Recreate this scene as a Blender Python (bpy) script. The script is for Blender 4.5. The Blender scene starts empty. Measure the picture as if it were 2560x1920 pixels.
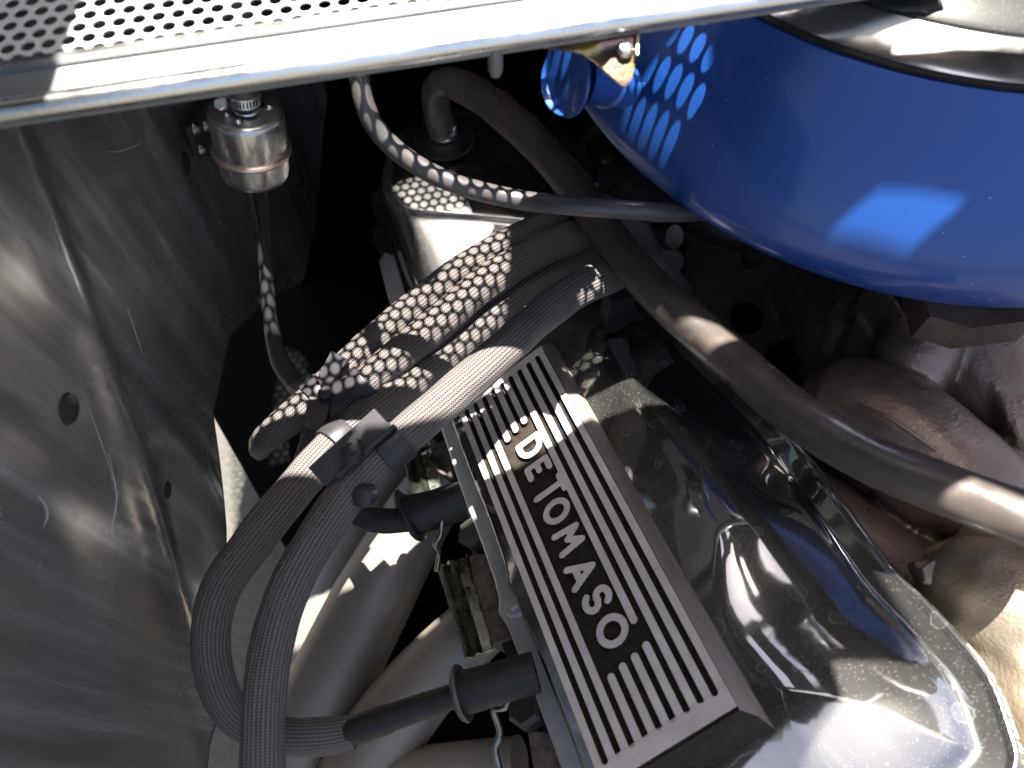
import bpy, bmesh, math, random
import numpy as np
from mathutils import Vector, Matrix, noise as mnoise
random.seed(4); np.random.seed(4)
SC = bpy.context.scene
COL = SC.collection

# ------------------------------------------------------------------ camera, sky, sun, exposure
PITCH = math.radians(63); F = 2009.0; CX, CY = 1280.0, 960.0
cam_d = bpy.data.cameras.new("camera"); cam = bpy.data.objects.new("camera", cam_d); COL.objects.link(cam)
cam.location = (0, 0, 0); cam.rotation_euler = (math.radians(90) - PITCH, 0, 0)
cam_d.sensor_width = 36; cam_d.lens = 36 * F / 2560; cam_d.clip_start = 0.01; cam_d.clip_end = 2000
cam_d.dof.use_dof = True; cam_d.dof.focus_distance = 0.47; cam_d.dof.aperture_fstop = 7.5
SC.camera = cam
SUN = Vector((0.10, 0.23, 1.0)).normalized()      # towards the sun
elev = math.asin(SUN.z); azim = math.atan2(SUN.x, SUN.y)
world = bpy.data.worlds.new("World"); SC.world = world; world.use_nodes = True
wn = world.node_tree.nodes; wl = world.node_tree.links
sky = wn.new("ShaderNodeTexSky"); sky.sky_type = 'NISHITA'; sky.sun_disc = False
sky.sun_elevation = elev; sky.sun_rotation = azim; sky.dust_density = 4.0; sky.air_density = 0.8; sky.ozone_density = 0.3
wl.new(sky.outputs[0], wn["Background"].inputs[0]); wn["Background"].inputs[1].default_value = 0.053
sun_d = bpy.data.lights.new("sun", 'SUN'); sun_d.energy = 5.0; sun_d.angle = math.radians(0.53); sun_d.color = (1, 0.955, 0.88)
sun = bpy.data.objects.new("sun", sun_d); COL.objects.link(sun)
sun.rotation_euler = SUN.to_track_quat('Z', 'Y').to_euler()
SC.view_settings.view_transform = 'Standard'; SC.view_settings.look = 'None'
SC.view_settings.exposure = 2.9; SC.view_settings.gamma = 1

# ------------------------------------------------------------------ helpers
def ray(px, py):
    x = (px - CX) / F; y = -(py - CY) / F
    s, c = math.sin(PITCH), math.cos(PITCH)
    return Vector((x, y * s + c, y * c - s))
def Z(px, py, z): r = ray(px, py); return r * (z / r.z)          # point at height z
def D(px, py, d): return ray(px, py) * d                          # point at depth d
# frame of the tilted valve cover: u runs along it, v across, w out of it
O = Vector((-0.0354, 0.2334, -0.4953))
U = Vector((0.29937, -0.88692, 0.35179)).normalized()
N = Vector((-0.54658, 0.14279, 0.82514)); N = (N - U * N.dot(U)).normalized()
V = N.cross(U).normalized()
def L(u, v, w=0.0): return O + U * u + V * v + N * w
def PX(px, py, w=0.0):
    r = ray(px, py); t = (O + N * w).dot(N) / r.dot(N); return r * t
def loc(p): d = p - O; return (d.dot(U), d.dot(V))

def tag(o, label=None, cat=None, group=None, kind=None):
    if label: o["label"] = label
    if cat: o["category"] = cat
    if group: o["group"] = group
    if kind: o["kind"] = kind
    return o
def empty(name, label, cat, group=None, at=(0, 0, 0)):
    o = bpy.data.objects.new(name, None); COL.objects.link(o); o.location = at
    return tag(o, label, cat, group)
def put(name, me, mat, parent=None):
    o = bpy.data.objects.new(name, me); COL.objects.link(o)
    if mat is not None:
        me.materials.clear()
        for m in (mat if isinstance(mat, (list, tuple)) else [mat]): me.materials.append(m)
    if parent is not None:
        o.parent = parent; o.matrix_parent_inverse = Matrix.Translation(parent.location).inverted() if parent.type == 'EMPTY' else Matrix()
    return o
def mesh(name, verts, faces, mat, parent=None, smooth=True, angle=None):
    me = bpy.data.meshes.new(name); me.from_pydata([tuple(v) for v in verts], [], faces); me.update()
    o = put(name, me, mat, parent)
    if smooth:
        me.polygons.foreach_set("use_smooth", [True] * len(me.polygons))
        if angle: me.set_sharp_from_angle(angle=math.radians(angle))
    return o
def bm_obj(name, bm, mat, parent=None, smooth=True, angle=40, bevel=0, seg=2):
    if bevel:
        es = [e for e in bm.edges if len(e.link_faces) == 2 and e.calc_face_angle(0) > 0.5]
        bmesh.ops.bevel(bm, geom=es, offset=bevel, segments=seg, profile=0.5, affect='EDGES', clamp_overlap=True)
    bmesh.ops.recalc_face_normals(bm, faces=bm.faces)
    me = bpy.data.meshes.new(name); bm.to_mesh(me); bm.free()
    if smooth:
        me.polygons.foreach_set("use_smooth", [True] * len(me.polygons))
        me.set_sharp_from_angle(angle=math.radians(angle))
    return put(name, me, mat, parent)
def spline(pts, step):
    P = [Vector(p) for p in pts]; out = []
    Q = [P[0] * 2 - P[1]] + P + [P[-1] * 2 - P[-2]]; par = []
    for i in range(1, len(Q) - 2):
        n = max(2, int((Q[i + 1] - Q[i]).length / step))
        for k in range(n):
            t = k / n; a, b, c, d = Q[i - 1], Q[i], Q[i + 1], Q[i + 2]
            out.append(0.5 * ((2 * b) + (c - a) * t + (2 * a - 5 * b + 4 * c - d) * t * t + (3 * b - a - 3 * c + d) * t ** 3))
            par.append(i - 1 + t)
    out.append(P[-1]); par.append(len(P) - 1)
    return out, par
def frames(path):
    T = [(path[min(i + 1, len(path) - 1)] - path[max(i - 1, 0)]).normalized() for i in range(len(path))]
    a = Vector((0, 0, 1)); 
    if abs(T[0].dot(a)) > 0.9: a = Vector((1, 0, 0))
    n = (a - T[0] * a.dot(T[0])).normalized(); out = []
    for t in T:
        n = (n - t * n.dot(t)).normalized(); out.append((t, n, t.cross(n)))
    return out
def tube(name, pts, rad, mat, parent=None, seg=28, step=0.004, ribs=0, ribamp=0.0, wob=0.0, caps=True, flat=1.0, seed=0, sub=None, bulge=None):
    path, par = spline(pts, step); fr = frames(path)
    if not isinstance(rad, (list, tuple)): rad = [rad] * len(pts)
    vs, fs, uv = [], [], []; s = 0
    for i, (p, q) in enumerate(zip(path, par)):
        if i: s += (path[i] - path[i - 1]).length
        k = min(int(q), len(rad) - 2); r = rad[k] + (rad[k + 1] - rad[k]) * (q - k)
        if bulge: r *= bulge(s)
        t, n, b = fr[i]
        for j in range(seg):
            a = 2 * math.pi * j / seg
            rr = r * (1 + ribamp * math.cos(ribs * a)) if ribs else r
            if wob: rr *= 1 + wob * mnoise.noise(Vector((math.cos(a) * 1.3 + seed, math.sin(a) * 1.3, s * 45)))
            vs.append(p + n * (math.cos(a) * rr * flat) + b * (math.sin(a) * rr)); uv.append((s, j / seg))
    m = len(path)
    for i in range(m - 1):
        for j in range(seg):
            fs.append((i * seg + j, i * seg + (j + 1) % seg, (i + 1) * seg + (j + 1) % seg, (i + 1) * seg + j))
    nq = len(fs)
    if caps:
        fs.append(tuple(range(seg - 1, -1, -1))); fs.append(tuple((m - 1) * seg + j for j in range(seg)))
    me = bpy.data.meshes.new(name); me.from_pydata([tuple(v) for v in vs], [], fs); me.update()
    lay = me.uv_layers.new(name="UVMap"); co = []
    for f in fs[:nq]:
        wrap = max(uv[x][1] for x in f) > 0.9 and min(uv[x][1] for x in f) < 0.1
        for x in f:
            a, b = uv[x]
            co += [a, b + 1 if (wrap and b < 0.1) else b]
    for f in fs[nq:]:
        for x in f: co += [0, 0]
    lay.data.foreach_set("uv", co)
    me.polygons.foreach_set("use_smooth", [True] * nq + [False] * (len(fs) - nq)); me.set_sharp_from_angle(angle=math.radians(50))
    return put(name, me, mat, parent)
def lathe(name, prof, org, axis, mat, parent=None, seg=64, angle=35):
    ax = Vector(axis).normalized(); a = Vector((0, 1, 0)) if abs(ax.y) < 0.9 else Vector((1, 0, 0))
    n = (a - ax * a.dot(ax)).normalized(); b = ax.cross(n); vs, fs = [], []
    for r, z in prof:
        for j in range(seg):
            t = 2 * math.pi * j / seg; vs.append(Vector(org) + ax * z + (n * math.cos(t) + b * math.sin(t)) * max(r, 1e-5))
    for i in range(len(prof) - 1):
        for j in range(seg): fs.append((i * seg + j, i * seg + (j + 1) % seg, (i + 1) * seg + (j + 1) % seg, (i + 1) * seg + j))
    bm = bmesh.new(); vv = [bm.verts.new(v) for v in vs]
    for f in fs: bm.faces.new([vv[i] for i in f])
    bmesh.ops.remove_doubles(bm, verts=bm.verts, dist=2e-5)
    return bm_obj(name, bm, mat, parent, angle=angle)
def obox(name, c, ax, size, mat, parent=None, bevel=0.001):
    bm = bmesh.new(); X, Y, W = [Vector(a).normalized() for a in ax]; c = Vector(c)
    vs = [bm.verts.new(c + X * (sx * size[0] / 2) + Y * (sy * size[1] / 2) + W * (sz * size[2] / 2)) for sx in (-1, 1) for sy in (-1, 1) for sz in (-1, 1)]
    for f in ((0, 1, 3, 2), (4, 6, 7, 5), (0, 4, 5, 1), (2, 3, 7, 6), (0, 2, 6, 4), (1, 5, 7, 3)): bm.faces.new([vs[i] for i in f])
    return bm_obj(name, bm, mat, parent, bevel=bevel)
def slab(name, top, off, mat, parent=None, bevel=0.001, seg=2):
    """closed prism: polygon of 3-D points pushed along off"""
    bm = bmesh.new(); a = [bm.verts.new(p) for p in top]; b = [bm.verts.new(Vector(p) + off) for p in top]; n = len(top)
    bm.faces.new(a); bm.faces.new(b[::-1])
    for i in range(n): bm.faces.new((a[i], b[i], b[(i + 1) % n], a[(i + 1) % n]))
    return bm_obj(name, bm, mat, parent, bevel=bevel, seg=seg)
def loft(name, rings, mat, parent=None, cap=(True, True), smooth=True, angle=40, bevel=0, sub=0):
    bm = bmesh.new(); R = [[bm.verts.new(p) for p in r] for r in rings]; n = len(rings[0])
    for a, b in zip(R, R[1:]):
        for i in range(n): bm.faces.new((a[i], a[(i + 1) % n], b[(i + 1) % n], b[i]))
    if cap[0]: bm.faces.new(R[0][::-1])
    if cap[1]: bm.faces.new(R[-1])
    o = bm_obj(name, bm, mat, parent, smooth, angle, bevel)
    if sub:
        m = o.modifiers.new("s", 'SUBSURF'); m.levels = m.render_levels = sub
    return o
def smoothpoly(pts, n):
    """closed Catmull-Rom through 2-D/3-D points"""
    P = [Vector(p) for p in pts]; m = len(P); out = []
    for i in range(m):
        a, b, c, d = P[i - 1], P[i], P[(i + 1) % m], P[(i + 2) % m]
        for k in range(n):
            t = k / n
            out.append(0.5 * ((2 * b) + (c - a) * t + (2 * a - 5 * b + 4 * c - d) * t * t + (3 * b - a - 3 * c + d) * t ** 3))
    return out
def poly_sdf(px, py, poly):
    """signed distance (inside positive) of arrays to polygon"""
    P = np.array([(p[0], p[1]) for p in poly]); d = np.full(px.shape, 1e9); ins = np.zeros(px.shape, bool)
    for i in range(len(P)):
        a = P[i]; b = P[(i + 1) % len(P)]; e = b - a; wx = px - a[0]; wy = py - a[1]
        t = np.clip((wx * e[0] + wy * e[1]) / (e @ e + 1e-18), 0, 1)
        d = np.minimum(d, np.hypot(wx - e[0] * t, wy - e[1] * t))
        c = ((a[1] > py) != (b[1] > py)); 
        with np.errstate(divide='ignore', invalid='ignore'):
            xi = (b[0] - a[0]) * (py - a[1]) / (b[1] - a[1] + 1e-18) + a[0]
        ins ^= c & (px < xi)
    return np.where(ins, d, -d)
def grid_relief(name, u0, u1, v0, v1, res, hf, frame, mat, parent=None, keep=None, angle=None, snap=None):
    nu = int((u1 - u0) / res) + 1; nv = int((v1 - v0) / res) + 1
    uu, vv = np.meshgrid(np.linspace(u0, u1, nu), np.linspace(v0, v1, nv), indexing='ij')
    if snap is not None:
        # pull the outer ring of vertices onto the outline so that the edge is clean
        for _ in range(2):
            d = snap(uu, vv); e = res * 0.1
            gu = (snap(uu + e, vv) - d) / e; gv = (snap(uu, vv + e) - d) / e; gl = np.hypot(gu, gv) + 1e-9
            m = (d < 0) & (d > -1.6 * res)
            uu = np.where(m, uu - d * gu / gl, uu); vv = np.where(m, vv - d * gv / gl, vv)
        far = snap(uu, vv) < -0.3 * res
    h, k = hf(uu, vv); O_, U_, V_, N_ = [np.array(a) for a in frame]
    P = O_ + uu[..., None] * U_ + vv[..., None] * V_ + h[..., None] * N_
    idx = np.arange(nu * nv).reshape(nu, nv)
    kk = k[:-1, :-1] | k[1:, :-1] | k[:-1, 1:] | k[1:, 1:]
    if snap is not None:
        g_ = ~far; kk = g_[:-1, :-1] & g_[1:, :-1] & g_[:-1, 1:] & g_[1:, 1:]
    a, b, c, d = idx[:-1, :-1][kk], idx[1:, :-1][kk], idx[1:, 1:][kk], idx[:-1, 1:][kk]
    F_ = np.stack([a, b, c, d], 1); used = np.unique(F_); re = np.full(nu * nv, -1); re[used] = np.arange(len(used))
    me = bpy.data.meshes.new(name); me.from_pydata(P.reshape(-1, 3)[used].tolist(), [], re[F_].tolist()); me.update()
    me.polygons.foreach_set("use_smooth", [True] * len(me.polygons))
    if angle: me.set_sharp_from_angle(angle=math.radians(angle))
    return put(name, me, mat, parent)
def sstep(a, b, x): t = np.clip((x - a) / (b - a), 0, 1); return t * t * (3 - 2 * t)
def blend_union(name, parts, mat, parent=None, voxel=0.003, smooth=6):
    """voxel-remesh several overlapping closed meshes into one cast piece"""
    bm = bmesh.new()
    for o in parts:
        bm.from_mesh(o.data)
    me = bpy.data.meshes.new(name); bm.to_mesh(me); bm.free()
    for o in parts:
        d = o.data; bpy.data.objects.remove(o); bpy.data.meshes.remove(d)
    tmp = bpy.data.objects.new(name + "_tmp", me); COL.objects.link(tmp)
    m = tmp.modifiers.new("r", 'REMESH'); m.mode = 'VOXEL'; m.voxel_size = voxel
    m = tmp.modifiers.new("s", 'SMOOTH'); m.factor = 0.6; m.iterations = smooth
    dg = bpy.context.evaluated_depsgraph_get(); me2 = bpy.data.meshes.new_from_object(tmp.evaluated_get(dg))
    bpy.data.objects.remove(tmp); bpy.data.meshes.remove(me); me2.name = name
    me2.polygons.foreach_set("use_smooth", [True] * len(me2.polygons))
    return put(name, me2, mat, parent)

# ------------------------------------------------------------------ materials
def mat(name, col, rough=0.5, metal=0.0, col2=None, nscale=60, namt=1.0, bump=0.0, bscale=400, rvar=0.0, rscale=30, coat=0.0,
        stretch=None, spec=None, detail=6, ndist=None, extra=None, aniso=0):
    m = bpy.data.materials.new(name); m.use_nodes = True; nt = m.node_tree; N_ = nt.nodes; K = nt.links
    b = N_["Principled BSDF"]; b.inputs["Base Color"].default_value = (*col, 1); b.inputs["Roughness"].default_value = rough
    b.inputs["Metallic"].default_value = metal
    if coat: b.inputs["Coat Weight"].default_value = coat; b.inputs["Coat Roughness"].default_value = 0.04
    if spec is not None: b.inputs["Specular IOR Level"].default_value = spec
    tc = N_.new("ShaderNodeTexCoord"); src = tc.outputs["Object"]
    if stretch:
        mp = N_.new("ShaderNodeMapping"); mp.inputs["Scale"].default_value = stretch; K.new(src, mp.inputs[0]); src = mp.outputs[0]
    def nz(scale, det=detail, rg=0.6):
        n = N_.new("ShaderNodeTexNoise"); n.inputs["Scale"].default_value = scale; n.inputs["Detail"].default_value = det
        n.inputs["Roughness"].default_value = rg; K.new(src, n.inputs["Vector"]); return n
    if col2:
        n = nz(nscale); r = N_.new("ShaderNodeValToRGB"); r.color_ramp.elements[0].position = 0.5 - 0.25 * namt; r.color_ramp.elements[1].position = 0.5 + 0.25 * namt
        r.color_ramp.elements[0].color = (*col, 1); r.color_ramp.elements[1].color = (*col2, 1)
        K.new(n.outputs[0], r.inputs[0]); K.new(r.outputs[0], b.inputs["Base Color"])
    if rvar:
        n = nz(rscale); mr = N_.new("ShaderNodeMapRange"); mr.inputs[1].default_value = 0.35; mr.inputs[2].default_value = 0.65
        mr.inputs[3].default_value = max(0.0, rough - rvar); mr.inputs[4].default_value = min(1, rough + rvar)
        K.new(n.outputs[0], mr.inputs[0]); K.new(mr.outputs[0], b.inputs["Roughness"])
    if bump:
        n = nz(bscale, 4); bp = N_.new("ShaderNodeBump"); bp.inputs["Strength"].default_value = bump; bp.inputs["Distance"].default_value = ndist or 0.0006
        K.new(n.outputs[0], bp.inputs["Height"]); K.new(bp.outputs[0], b.inputs["Normal"])
    if extra: extra(nt, b, src, nz)
    return m
def add_speckle(scale=1500, thr=0.80, colr=(0.35, 0.34, 0.32), amt=0.6, haze=0.10):
    """dust grains and dried water rings lying on a surface"""
    def f(nt, b, src, nz):
        N_, K = nt.nodes, nt.links
        v = N_.new("ShaderNodeTexVoronoi"); v.inputs["Scale"].default_value = scale; K.new(src, v.inputs["Vector"])
        m1 = N_.new("ShaderNodeMath"); m1.operation = 'LESS_THAN'; m1.inputs[1].default_value = 0.22; K.new(v.outputs["Distance"], m1.inputs[0])
        sp = N_.new("ShaderNodeSeparateColor"); K.new(v.outputs["Color"], sp.inputs[0])
        m2 = N_.new("ShaderNodeMath"); m2.operation = 'GREATER_THAN'; m2.inputs[1].default_value = thr; K.new(sp.outputs[0], m2.inputs[0])
        m3 = N_.new("ShaderNodeMath"); m3.operation = 'MULTIPLY'; K.new(m1.outputs[0], m3.inputs[0]); K.new(m2.outputs[0], m3.inputs[1])
        out = m3.outputs[0]
        n0 = nz(38, 5); w = N_.new("ShaderNodeMix"); w.data_type = 'VECTOR'; w.inputs[0].default_value = 0.012
        K.new(src, w.inputs[4]); K.new(n0.outputs["Color"], w.inputs[5])
        v2 = N_.new("ShaderNodeTexVoronoi"); v2.inputs["Scale"].default_value = 75; v2.inputs["Randomness"].default_value = 1; K.new(w.outputs[1], v2.inputs["Vector"])
        sp2 = N_.new("ShaderNodeSeparateColor"); K.new(v2.outputs["Color"], sp2.inputs[0])
        # ring at a random radius
        ra = N_.new("ShaderNodeMapRange"); ra.inputs[1].default_value = 0; ra.inputs[2].default_value = 1; ra.inputs[3].default_value = 0.12; ra.inputs[4].default_value = 0.42; K.new(sp2.outputs[1], ra.inputs[0])
        sb = N_.new("ShaderNodeMath"); sb.operation = 'SUBTRACT'; K.new(v2.outputs["Distance"], sb.inputs[0]); K.new(ra.outputs[0], sb.inputs[1])
        ab = N_.new("ShaderNodeMath"); ab.operation = 'ABSOLUTE'; K.new(sb.outputs[0], ab.inputs[0])
        rg = N_.new("ShaderNodeMapRange"); rg.inputs[1].default_value = 0.0; rg.inputs[2].default_value = 0.022; rg.inputs[3].default_value = 0.45; rg.inputs[4].default_value = 0; K.new(ab.outputs[0], rg.inputs[0])
        g = N_.new("ShaderNodeMath"); g.operation = 'GREATER_THAN'; g.inputs[1].default_value = 0.60; K.new(sp2.outputs[0], g.inputs[0])
        rm = N_.new("ShaderNodeMath"); rm.operation = 'MULTIPLY'; K.new(rg.outputs[0], rm.inputs[0]); K.new(g.outputs[0], rm.inputs[1])
        # inner film of the dried drop
        fl = N_.new("ShaderNodeMapRange"); fl.inputs[1].default_value = -0.01; fl.inputs[2].default_value = 0.0; fl.inputs[3].default_value = 0.1; fl.inputs[4].default_value = 0; K.new(sb.outputs[0], fl.inputs[0])
        fm = N_.new("ShaderNodeMath"); fm.operation = 'MULTIPLY'; K.new(fl.outputs[0], fm.inputs[0]); K.new(g.outputs[0], fm.inputs[1])
        mx = N_.new("ShaderNodeMath"); mx.operation = 'MAXIMUM'; K.new(rm.outputs[0], mx.inputs[0]); K.new(out, mx.inputs[1])
        mx2 = N_.new("ShaderNodeMath"); mx2.operation = 'MAXIMUM'; K.new(mx.outputs[0], mx2.inputs[0]); K.new(fm.outputs[0], mx2.inputs[1])
        film = nz(25, 5); fr = N_.new("ShaderNodeMapRange"); fr.inputs[1].default_value = 0.35; fr.inputs[2].default_value = 0.75; fr.inputs[3].default_value = 0.008; fr.inputs[4].default_value = 0.085; K.new(film.outputs[0], fr.inputs[0])
        mx3 = N_.new("ShaderNodeMath"); mx3.operation = 'MAXIMUM'; K.new(mx2.outputs[0], mx3.inputs[0]); K.new(fr.outputs[0], mx3.inputs[1])
        am = N_.new("ShaderNodeMath"); am.operation = 'MULTIPLY'; am.inputs[1].default_value = amt; K.new(mx3.outputs[0], am.inputs[0])
        gl = N_.new("ShaderNodeBsdfGlossy"); gl.inputs["Roughness"].default_value = 0.34; gl.inputs[0].default_value = (0.5, 0.49, 0.47, 1)
        hz_ = N_.new("ShaderNodeMixShader"); hz_.inputs[0].default_value = haze; K.new(b.outputs[0], hz_.inputs[1]); K.new(gl.outputs[0], hz_.inputs[2])
        d = N_.new("ShaderNodeBsdfDiffuse"); d.inputs[0].default_value = (*colr, 1)
        ms = N_.new("ShaderNodeMixShader"); K.new(am.outputs[0], ms.inputs[0]); K.new(hz_.outputs[0], ms.inputs[1]); K.new(d.outputs[0], ms.inputs[2])
        K.new(ms.outputs[0], N_["Material Output"].inputs[0])
    return f
def weave(nu, nv, strength=0.6, dist=0.0009):
    """knitted sleeve: chevron loops from the tube's own UV"""
    def f(nt, b, src, nz):
        N_, K = nt.nodes, nt.links
        uv = N_.new("ShaderNodeUVMap"); sp = N_.new("ShaderNodeSeparateXYZ"); K.new(uv.outputs[0], sp.inputs[0])
        def M(op, a, bb=None, cc=None):
            m = N_.new("ShaderNodeMath"); m.operation = op
            for i, x in enumerate((a, bb, cc)):
                if x is None: continue
                if isinstance(x, (int, float)): m.inputs[i].default_value = x
                else: K.new(x, m.inputs[i])
            return m.outputs[0]
        vv = M('MULTIPLY', sp.outputs[1], nv); uu = M('MULTIPLY', sp.outputs[0], nu)
        tri = M('ABSOLUTE', M('SUBTRACT', M('FRACT', vv), 0.5))               # 0 in the middle of a wale, .5 at its edge
        row = M('SINE', M('MULTIPLY', M('ADD', uu, M('MULTIPLY', tri, 1.3)), 6.28318))
        prof = M('SUBTRACT', 1.0, M('MULTIPLY', M('POWER', M('MULTIPLY', tri, 2.0), 2.0), 1.0))
        h = M('ADD', M('MULTIPLY', row, 0.34), M('MULTIPLY', prof, 0.66))
        bp = N_.new("ShaderNodeBump"); bp.inputs["Strength"].default_value = strength; bp.inputs["Distance"].default_value = dist
        K.new(h, bp.inputs["Height"]); K.new(bp.outputs[0], b.inputs["Normal"])
        r = N_.new("ShaderNodeValToRGB"); r.color_ramp.elements[0].position = -0.0; r.color_ramp.elements[1].position = 0.9
        r.color_ramp.elements[0].color = (0.018, 0.015, 0.015, 1); r.color_ramp.elements[1].color = (0.145, 0.125, 0.118, 1)
        K.new(h, r.inputs[0]); K.new(r.outputs[0], b.inputs["Base Color"])
    return f
M = {}
M['sleeve'] = mat("knitted_sleeve", (0.06, 0.05, 0.05), 0.62, extra=weave(680, 30), spec=0.4)
M['rubber'] = mat("hose_rubber", (0.036, 0.033, 0.034), 0.40, col2=(0.068, 0.060, 0.058), nscale=45, bump=0.35, bscale=260, rvar=0.12, rscale=50)
M['rubber_aged'] = mat("aged_hose_rubber", (0.036, 0.030, 0.028), 0.34, col2=(0.080, 0.063, 0.053), nscale=38, bump=0.3, bscale=180, rvar=0.14, rscale=40)
M['black_plastic'] = mat("black_plastic", (0.020, 0.018, 0.020), 0.42, spec=0.3, col2=(0.034, 0.031, 0.034), nscale=80, bump=0.12, bscale=600)
M['black_rubber'] = mat("black_boot_rubber", (0.009, 0.009, 0.009), 0.5, spec=0.25, col2=(0.022, 0.02, 0.019), nscale=90, bump=0.2, bscale=400)
M['chrome'] = mat("dusty_chrome", (0.34, 0.325, 0.31), 0.055, 1.0, rvar=0.03, rscale=20, bump=0.05, bscale=14, ndist=0.002, extra=add_speckle())
M['rim_chrome'] = mat("brushed_rim_chrome", (0.6, 0.6, 0.6), 0.2, 1.0, rvar=0.05, rscale=30, bump=0.1, bscale=40, ndist=0.001)
M['chrome_box'] = mat("hazy_chrome", (0.5, 0.49, 0.48), 0.14, 1.0, rvar=0.04, rscale=20, bump=0.08, bscale=60, ndist=0.001, extra=add_speckle(1500, 0.7))
M['chrome_flange'] = mat("dull_chrome", (0.50, 0.52, 0.54), 0.38, 0.6, col2=(0.36, 0.375, 0.39), nscale=50, rvar=0.1, rscale=60, bump=0.05, bscale=200)
M['cast_side'] = mat("cast_aluminium", (0.30, 0.275, 0.28), 0.45, 0.6, col2=(0.20, 0.155, 0.12), nscale=28, namt=1.2, bump=0.25, bscale=700, rvar=0.1)
M['fin_top'] = mat("milled_fin_face", (0.74, 0.68, 0.66), 0.42, 0.3, col2=(0.50, 0.45, 0.42), nscale=45, bump=0.12, bscale=900, stretch=None, rvar=0.06)
M['recess'] = mat("wrinkle_black_paint", (0.008, 0.007, 0.006), 0.6, 0.0, spec=0.2, col2=(0.032, 0.024, 0.018), nscale=220, bump=1.0, bscale=900, ndist=0.0008)
M['wall'] = None
M['alu'] = mat("bright_aluminium_trim", (0.72, 0.72, 0.71), 0.30, 1.0, bump=0.15, bscale=300, rvar=0.08)
M['alu_matt'] = mat("matt_aluminium", (0.20, 0.205, 0.205), 0.55, 0.5, bump=0.2, bscale=260, rvar=0.08)
M['screen'] = mat("perforated_aluminium", (0.80, 0.79, 0.78), 0.45, 0.25, bump=0.1, bscale=200)
M['tin'] = mat("zinc_plated_tin", (0.50, 0.505, 0.51), 0.26, 1.0, col2=(0.40, 0.40, 0.40), nscale=60, rvar=0.08, bump=0.06, bscale=160)
M['crimp'] = mat("coppery_crimp", (0.66, 0.50, 0.42), 0.3, 1.0)
M['gold'] = None
M['blue'] = None
M['black_metal'] = mat("black_painted_steel", (0.012, 0.012, 0.013), 0.35, bump=0.1)
M['void'] = mat("deep_shade_black", (0.0013, 0.0014, 0.0015), 0.85, spec=0.03)  # near black stands in for deep shade in gaps and hollows
M['header'] = mat("ceramic_coated_header", (0.21, 0.19, 0.17), 0.46, 0.2, col2=(0.12, 0.098, 0.08), nscale=11, namt=1.5, bump=0.1, bscale=300)
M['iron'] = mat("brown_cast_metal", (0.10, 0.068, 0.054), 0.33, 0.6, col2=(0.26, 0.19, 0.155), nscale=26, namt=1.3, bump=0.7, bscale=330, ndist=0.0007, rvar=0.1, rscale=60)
M['iron_sunlit'] = mat("sunlit_cast_metal", (0.46, 0.40, 0.31), 0.36, 0.7, col2=(0.26, 0.18, 0.11), nscale=26, namt=1.2, bump=0.8, bscale=600, ndist=0.0006, rvar=0.1)  # paler copy of the cast metal, sunlight put into its colour
M['zinc'] = mat("streaky_zinc", (0.10, 0.106, 0.092), 0.3, 1.0, col2=(0.27, 0.28, 0.245), nscale=70, stretch=(1, 1, 1), rvar=0.12, rscale=90, bump=0.12, bscale=200)
M['rust'] = mat("rusty_iron", (0.14, 0.10, 0.085), 0.75, 0.1, col2=(0.012, 0.011, 0.010), nscale=150, bump=0.8, bscale=500)
M['block'] = mat("engine_black", (0.018, 0.018, 0.018), 0.5, 0.3, col2=(0.045, 0.04, 0.034), nscale=50, bump=0.4, bscale=300)
M['bolt'] = mat("dull_bolt_steel", (0.25, 0.24, 0.23), 0.32, 1.0, bump=0.1)
M['lid_chrome'] = mat("air_cleaner_black", (0.03, 0.033, 0.035), 0.10, 0.5, bump=0.05, bscale=10, ndist=0.002, extra=add_speckle(1200, 0.85, amt=0.5, haze=0.03))

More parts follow.
